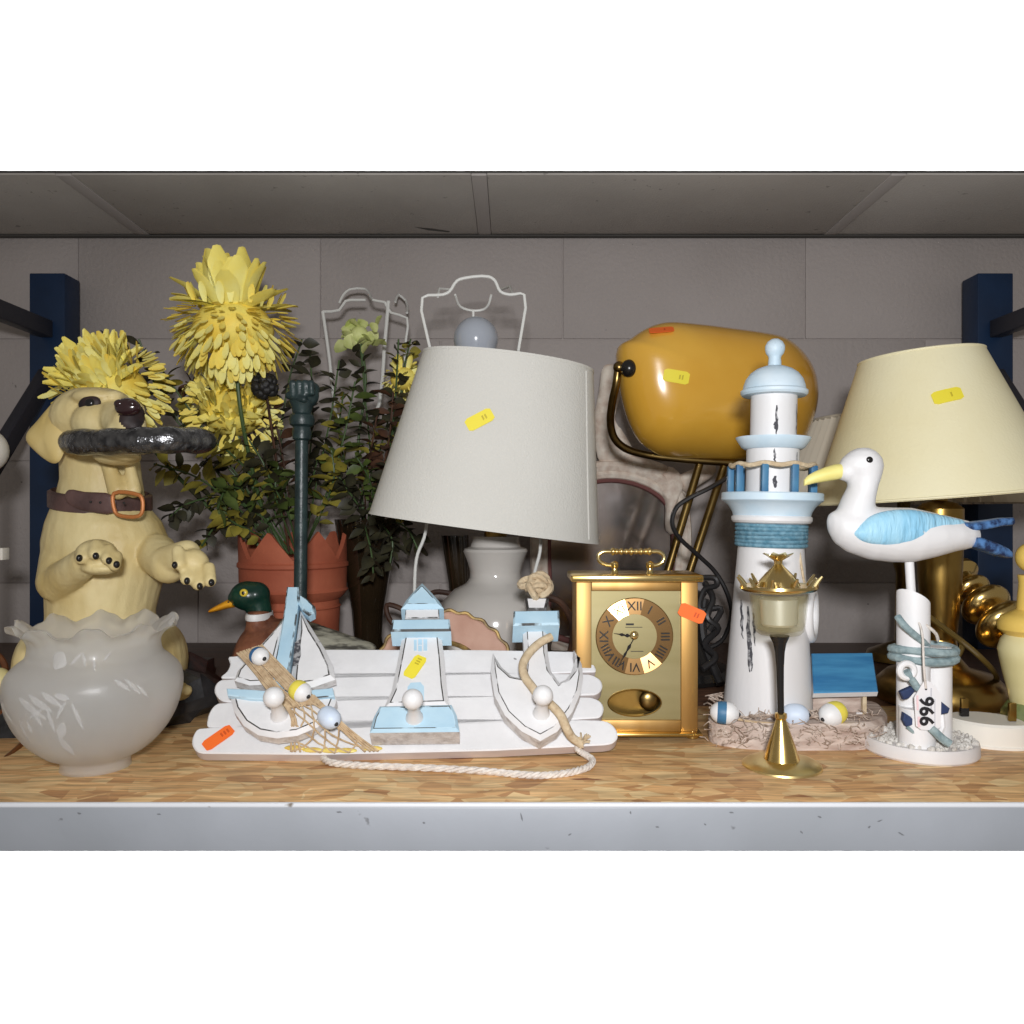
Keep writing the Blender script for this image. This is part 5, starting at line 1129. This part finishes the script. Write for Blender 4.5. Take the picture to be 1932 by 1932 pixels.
pot_s = [([(540, 1045, 1.24), (470, 930, 1.22), (390, 840, 1.2), (310, 760, 1.17), (262, 640, 1.15)], 'leaf_dark', 34), ([(530, 1045, 1.24), (440, 930, 1.23), (330, 790, 1.21), (240, 680, 1.19), (190, 640, 1.18)], 'leaf_dark', 30),
         ([(545, 1045, 1.24), (450, 900, 1.2), (370, 790, 1.16), (300, 690, 1.13)], 'leaf_olive', 28), ([(540, 1050, 1.24), (450, 960, 1.18), (370, 900, 1.14), (290, 875, 1.12)], 'leaf_olive', 30),
         ([(540, 1050, 1.24), (470, 960, 1.2), (400, 940, 1.16), (345, 955, 1.13), (322, 975, 1.12)], 'leaf_dark', 26), ([(530, 1050, 1.24), (460, 980, 1.2), (415, 985, 1.17), (380, 1030, 1.15)], 'leaf_dark', 22),
         ([(550, 1045, 1.24), (500, 930, 1.2), (440, 860, 1.16), (400, 830, 1.14)], 'leaf_olive', 30), ([(555, 1045, 1.24), (480, 940, 1.2), (430, 920, 1.15), (410, 960, 1.12)], 'leaf_green', 26),
         ([(560, 1045, 1.24), (540, 900, 1.22), (520, 800, 1.2), (500, 740, 1.2)], 'leaf_brown', 24), ([(560, 1045, 1.24), (580, 900, 1.24), (590, 780, 1.25), (585, 660, 1.25)], 'leaf_dark', 26),
         ([(570, 1045, 1.24), (600, 900, 1.22), (625, 780, 1.2), (640, 680, 1.2)], 'leaf_dark', 30), ([(570, 1045, 1.24), (620, 920, 1.2), (650, 820, 1.18), (670, 720, 1.18)], 'leaf_green', 30),
         ([(560, 1045, 1.24), (520, 940, 1.18), (500, 880, 1.16), (470, 830, 1.16)], 'leaf_dark', 28), ([(565, 1045, 1.24), (540, 960, 1.19), (520, 920, 1.17), (525, 880, 1.17)], 'leaf_green', 26),
         ([(570, 1045, 1.24), (610, 960, 1.19), (630, 900, 1.17), (625, 850, 1.17)], 'leaf_olive', 26), ([(550, 1045, 1.24), (500, 980, 1.2), (460, 950, 1.19), (430, 900, 1.19)], 'leaf_dark', 26),
         ([(560, 1040, 1.24), (560, 960, 1.22), (590, 900, 1.2), (600, 860, 1.2)], 'leaf_dark', 26), ([(545, 1045, 1.24), (470, 1000, 1.17), (440, 985, 1.15), (420, 960, 1.14)], 'leaf_olive', 24),
         ([(560, 1045, 1.24), (530, 850, 1.25), (545, 720, 1.25), (570, 640, 1.25)], 'leaf_dark', 22), ([(560, 1045, 1.24), (510, 900, 1.24), (470, 800, 1.24), (400, 740, 1.24), (350, 720, 1.24)], 'leaf_brown', 24)]
for i, (p, m_, n_) in enumerate(pot_s): spray(p, m_, n_, PL[i], GP, 100 + i, 1.0)
vase_s = [([(694, 1000, 1.28), (700, 880, 1.25), (690, 760, 1.23), (680, 650, 1.22)], 'leaf_dark', 26), ([(690, 1000, 1.28), (660, 900, 1.25), (640, 820, 1.22), (648, 740, 1.2)], 'leaf_olive', 26),
          ([(700, 1000, 1.28), (730, 880, 1.25), (745, 760, 1.22), (752, 640, 1.2)], 'leaf_dark', 30), ([(700, 1000, 1.28), (720, 900, 1.22), (735, 820, 1.19), (742, 740, 1.17)], 'leaf_brown', 28),
          ([(690, 1000, 1.28), (690, 920, 1.22), (700, 850, 1.19), (712, 780, 1.18)], 'leaf_brown', 26), ([(694, 1000, 1.28), (720, 960, 1.2), (740, 920, 1.17), (728, 870, 1.16)], 'leaf_dark', 30),
          ([(690, 1000, 1.28), (680, 960, 1.2), (660, 930, 1.18), (640, 900, 1.17)], 'leaf_dark', 26), ([(700, 1000, 1.28), (705, 940, 1.22), (690, 890, 1.18), (670, 860, 1.17)], 'leaf_green', 24),
          ([(700, 990, 1.28), (745, 985, 1.2), (770, 1000, 1.17), (790, 1040, 1.16)], 'leaf_dark', 16), ([(694, 995, 1.28), (690, 1000, 1.2), (700, 1040, 1.18), (705, 1090, 1.18)], 'leaf_dark', 20), ([(690, 1000, 1.28), (720, 990, 1.2), (740, 1020, 1.18), (735, 1070, 1.18)], 'leaf_dark', 20),
          ([(694, 1000, 1.28), (715, 860, 1.26), (760, 700, 1.26), (775, 640, 1.26)], 'leaf_olive', 22)]
for i, (p, m_, n_) in enumerate(vase_s): spray(p, m_, n_, VL[i], GV, 200 + i, .95)

# ------------------------------------------------------------------ banker's lamp
D = 1.16; bk_ = thing('bankers_lamp', 'brass desk lamp with rounded amber glass shade and two slanting tubes', 'lamp', W(1262, 1260, D))
ol = [(1163, 662), (1182, 648), (1215, 627), (1247, 617), (1307, 620), (1382, 629), (1440, 637), (1475, 645), (1500, 660), (1522, 684), (1536, 712), (1541, 742), (1538, 775), (1528, 806), (1514, 838), (1490, 862), (1440, 872), (1404, 872), (1307, 866), (1250, 860), (1228, 850), (1205, 832), (1187, 800), (1174, 760), (1166, 715)]
shd = part('glass_shade', G().pillow(smooth_path([W(x, y, D + (1350 - x) * -.00022 + .03) for x, y in ol], 4, True), (-.12, -1, .12), .092, .045, 14, 2.9), 'amber_glass', bk_, 0)
for pz in shd.data.polygons: pz.use_smooth = True
kn = G(); kn.ell(hit(shd, 1187, 695)[0], (.0115, .0115, .0125)); part('shade_knob', kn, 'black_gloss', bk_)
part('knob_cap', G().ell(W(1168, 693, D - .040), (.0085, .0085, .0085)), 'bronze', bk_)
part('shade_arm', G().tube([W(1166, 696, D - .038), W(1163, 722, D - .036), W(1155, 760, D - .02), (W(1152, 800, D)), W(1160, 828, D + .01), W(1180, 846, D + .015), W(1215, 857, D + .02), W(1260, 864, D + .02), W(1420, 876, D + .02)], .0058, 10, sub=5), 'bronze', bk_)
for a, b in (((1322, 868), (1252, 1105)), ((1368, 874), (1296, 1095))):
    part('tube', G().tube([W(*a, D + .025), W(*b, D)], .0062, 12), 'bronze', bk_)
part('base', G().lathe([(.078, 0), (.080, .006), (.076, .016), (.05, .026), (.035, .06), (.032, .105), (.045, .122), (.02, .13)], (W(1275, 0, D).x, D, 0), 44), 'black_gloss', bk_)
part('flex', G().tube([W(1398, 874, D), W(1380, 895, D - .02), W(1340, 920, D - .03), W(1300, 940, D - .03), W(1276, 958, D - .03), W(1268, 985, D - .03), W(1278, 1010, D - .025), W(1320, 1050, D - .01), W(1350, 1080, D), W(1372, 1120, D), W(1380, 1160, D), W(1360, 1210, D), W(1310, 1235, D - .01), W(1340, 1255, D - .03)], .0034, 8, sub=5), 'cable_black', bk_)
stick(bk_, shd, (1255, 707), (1297, 714), .036, .0175, 'yellow', bend=.2, prints=2)
_ho, _no = hit(shd, 1248, 624); sticker(bk_, _ho + _no * .0012, Vector((1, -.1, .06)), _no * .5 + Vector((0, -.25, .5)), .034, .017, 'orange', prints=1)
cb = G(); rs = random.Random(31)
cb.tube([W(1330, 1100, 1.1), W(1345, 1130, 1.08), W(1335, 1165, 1.07), W(1355, 1185, 1.07), W(1330, 1215, 1.08), W(1350, 1240, 1.06), W(1325, 1262, 1.05)], .0045, 8, sub=5); cb.tube([W(1320, 1090, 1.08), W(1350, 1092, 1.07), W(1352, 1104, 1.07), W(1330, 1112, 1.08), W(1322, 1150, 1.08), W(1360, 1148, 1.07), W(1338, 1190, 1.07)], .004, 8, sub=5)
cb.tube([W(1330, 1130, 1.1), W(1325, 1180, 1.1), W(1335, 1230, 1.09), W(1360, 1290, 1.06)], .006, 8, sub=5)
solo('tangled_cable', cb, 'cable_black', 'tangle of black cable between the brass clock and the tall lighthouse', 'cable', org=W(1340, 1262, 1.06))

# ------------------------------------------------------------------ ornate mirror on the wall side
MD = 1.40; mr_ = thing('ornate_mirror', 'cream moulded mirror frame with rope edge, leaning at the wall under the amber lamp', 'mirror', W(1150, 1250, MD))
def oval_pts(cx, cy, rx, ry, d, n=64): return [W(cx + rx * math.cos(2 * math.pi * k / n), cy + ry * math.sin(2 * math.pi * k / n), d) for k in range(n)]
oi = [(1270, 985), (1262, 955), (1240, 932), (1205, 914), (1170, 906), (1135, 906), (1100, 914), (1065, 932), (1045, 955), (1036, 985), (1036, 1100), (1045, 1200), (1262, 1200), (1270, 1100)]
mg = G(); P_ = [W(x, y, MD) for x, y in oi]; mg.ext(P_, (0, -1, 0), .004); part('mirror_pane', mg, 'mirror_glass', mr_, 20)
part('rose_trim', G().tube([W(x, y, MD - .004) for x, y in oi], .0055, 8, closed=True, sub=3), 'rose_trim', mr_)
for off, rr_, m_ in ((9, .009, 'frame_cream'), (22, .011, 'frame_cream')):
    part('rope_moulding', G().tube([W(1153 + (x - 1153) * (1 + off / 118), 1000 + (y - 1000) * (1 + off / 100) - off * .2, MD - .006) for x, y in oi], rr_, 8, closed=True, sub=4), m_, mr_)
for l in ([(1262, 880), (1290, 905), (1282, 940), (1272, 968), (1280, 1000), (1270, 1010), (1256, 1000), (1254, 950), (1240, 915)], [(1140, 690), (1162, 690), (1170, 740), (1160, 790), (1180, 838), (1200, 860), (1170, 880), (1135, 876), (1120, 800), (1130, 740)], [(1180, 862), (1230, 868), (1262, 884), (1240, 905), (1190, 896)], [(1280, 900), (1310, 884), (1345, 870), (1350, 892), (1320, 915), (1295, 930)]):
    part('scroll', G().pillow(smooth_path([W(x, y, MD - .004) for x, y in l], 4, True), (0, -1, 0), .016, .004, 5), 'frame_cream', mr_)
part('frame_back', G().box((W(1153, 0, MD).x, MD + .012, .15), (.27, .01, .30)), 'frame_cream', mr_)

# ------------------------------------------------------------------ small pleated shade
D = 1.30; s = D / F; po = Vector((W(1705, 0, D).x, D, 0)); zt = lambda py: H - (py - C0) * s
ps = thing('pleated_lampshade', 'small beige pleated lampshade on a stem, between the lighthouse and cream shade', 'lamp', po)
nn = 60
part('pleats', G().lathe([(164 * s, zt(793)), (167 * s, zt(800)), (226 * s, zt(945)), (227 * s, zt(950))], po, nn * 4, cap0=False, cap1=False, fn=lambda r, z, a, j: (r * (1 + .03 * math.sin(nn * a)), z)), 'shade_pleat', ps, 15)
part('shade_hem', G().tube([po + Vector((165.5 * s * math.cos(t), 165.5 * s * math.sin(t), zt(792))) for t in [2 * math.pi * i / 48 for i in range(48)]], .0028, 7, closed=True), 'shade_pleat', ps)
part('stem', G().lathe([(.06, 0), (.055, .012), (.014, .03), (.012, .14), (.02, .17), (.01, .2), (.01, zt(900))], po, 30), 'bronze', ps)

# ------------------------------------------------------------------ brass lamp with cream shade
D = 1.02; s = D / F; lo = Vector((W(1773, 0, D).x, D, 0)); zt = lambda py: H - (py - C0) * s
bL = thing('brass_lamp', 'brass column lamp with wide tilted cream shade behind the gull', 'lamp', lo)
cS = W(1746, 805, D); RS = Matrix.Rotation(R(-4.6), 3, 'Y'); h2 = 133 * s
shp = [(107 * s, h2), (212 * s, -h2)]; n = 72
def sring(r, z): return [cS + RS @ Vector((r * math.cos(2 * math.pi * k / n), r * math.sin(2 * math.pi * k / n), z)) for k in range(n)]
t_ = .0016
sh2 = part('shade', G().rings([sring(shp[0][0], h2), sring(shp[1][0], -h2), sring(shp[1][0] - t_, -h2), sring(shp[0][0] - t_, h2)], closed=True), 'shade_cream', bL, 50)
part('shade_hem', G().tube(sring(shp[1][0], -h2 + .002), .0016, 6, closed=True), 'shade_cream', sh2); part('shade_hem', G().tube(sring(shp[0][0], h2 - .001), .0016, 6, closed=True), 'shade_cream', sh2)
part('column', G().lathe([(r * s, zt(y)) for r, y in ((26, 1205), (30, 1190), (38, 1090), (41, 1000), (41, 960), (30, 950), (14, 945), (12, 700), (20, 696), (20, 660))], lo, 40), 'brass_dark', bL)
part('base', G().lathe([(112 * s, 0), (114 * s, .006), (110 * s, .022), (92 * s, .034), (50 * s, .042), (34 * s, .055), (28 * s, zt(1205))], lo, 48), 'brass_dark', bL)
part('flex', G().tube([W(1732, 1120, D - .06), W(1740, 1150, D - .06), W(1775, 1180, D - .06), W(1815, 1210, D - .06), W(1850, 1240, D - .07), W(1880, 1275, D - .05), W(1870, 1300, D)], .0034, 8, sub=5), 'flex_brown', bL)
part('flex', G().tube([W(1790, 1190, D - .05), W(1815, 1215, D - .055), W(1806, 1240, D - .06), W(1780, 1262, D - .05), W(1752, 1246, D - .05), W(1760, 1215, D - .05)], .003, 8, sub=5), 'flex_brown', bL)
stick(bL, sh2, (1764, 752), (1811, 741), .033, .0165, 'yellow', bend=.12, prints=1)
sticker(bL, lo + Vector((.060, -.055, .031)), Vector((1, .4, -.1)), (.3, -.6, .8), .018, .016, 'orange', prints=1)

# ------------------------------------------------------------------ turned brass stick, figurine, edge pieces
tb = thing('turned_brass_stick', 'turned brass candlestick lying on its side behind the mains plug', 'candlestick', W(1870, 1200, .98))
a, b = W(1812, 1092, 1.06), W(1960, 1245, .94); ax = (b - a); q = ax.to_track_quat('Z', 'Y').to_matrix(); ln = ax.length
pf = [(.012, -.02), (.014, -.016), (.026, -.012), (.0275, -.004), (.017, .004), (.016, .010)]; z = .012
for r_, l_ in ((.024, .022), (.031, .032), (.036, .038), (.03, .03), (.024, .03)):
    for k in range(9): t = k / 8; pf.append((.013 + (r_ - .013) * math.sin(math.pi * t) ** .6, z + l_ * t))
    z += l_ + .002
part('turned_body', G().lathe(pf, a, 44, q), 'brass', tb)
fg_ = thing('figurine', 'cream and yellow glazed figurine on green base, cut by the frame edge', 'figurine', W(1942, 1390, .86)); fd = .87; fo = Vector((W(1945, 0, fd).x, fd, 0)); s = fd / F; zt = lambda py: H - (py - C0) * s
part('body', G().lathe([(r * s, zt(y)) for r, y in ((28, 1345), (34, 1330), (40, 1300), (47, 1270), (53, 1240), (55, 1225), (50, 1208), (42, 1196), (38, 1186))], fo, 40), 'figurine_cream', fg_)
part('collar', G().lathe([(r * s, zt(y)) for r, y in ((42, 1200), (55, 1188), (56, 1176), (50, 1164), (38, 1158), (24, 1150), (20, 1100), (22, 1085))], fo, 40), 'figurine_yellow', fg_)
part('head', G().ell(Vector((fo.x, fd, zt(1052))), (26 * s, 26 * s, 28 * s)), 'figurine_yellow', fg_)
part('base', G().lathe([(44 * s, 0), (50 * s, .006), (48 * s, .02), (36 * s, .032), (26 * s, zt(1340))], fo, 40, fn=lambda r, z, a, j: (r * (1 + .05 * math.sin(6 * a)), z)), 'figurine_green', fg_)
gl_ = thing('globe_lamp', 'white globe lamp on a slim stem, mostly beyond the frame edge beside the dog', 'lamp', W(-28, 1330, .99)); gd = .99
part('globe', G().ell(W(-27, 850, gd), (.0255, .0255, .0275)), 'plug_white', gl_); part('stem', G().tube([W(-27, 880, gd), W(-27, 1330, gd)], .006, 10), 'brass_dark', gl_)
part('switch', G().box(W(-6, 1045, gd - .006), (.023, .014, .015), bev=.001), 'plug_white', gl_); part('foot', G().lathe([(.045, 0), (.045, .006), (.01, .012)], (W(-27, 0, gd).x, gd, 0), 30), 'brass_dark', gl_)
cn = thing('cane_stand', 'brown bent cane stand with a cream ball, at the frame edge by the glass shade', 'stand', W(-10, 1440, .80))
part('cane_rod', G().tube([W(-60, 1475, .72), W(-10, 1447, .765), W(20, 1425, .79), W(50, 1398, .835), W(72, 1385, .87)], .0034, 9, sub=3), 'cane', cn)
part('cane_rod', G().tube([W(-60, 1422, .84), W(0, 1405, .86), W(50, 1396, .87)], .003, 9, sub=3), 'cane', cn)
part('cane_rod', G().tube([W(-40, 1340, .93), W(-8, 1300, .93), W(10, 1262, .93), W(-6, 1235, .93), W(-40, 1230, .93)], .0036, 9, sub=4), 'cane', cn)
part('ball', G().ell(W(-2, 1288, .90), (.0135, .0135, .017)), 'figurine_cream', cn)
part('cane_rod', G().tube([W(-40, 1405, .84), W(-2, 1352, .86), W(10, 1330, .88), W(-30, 1320, .9)], .003, 8, sub=4), 'cane', cn)
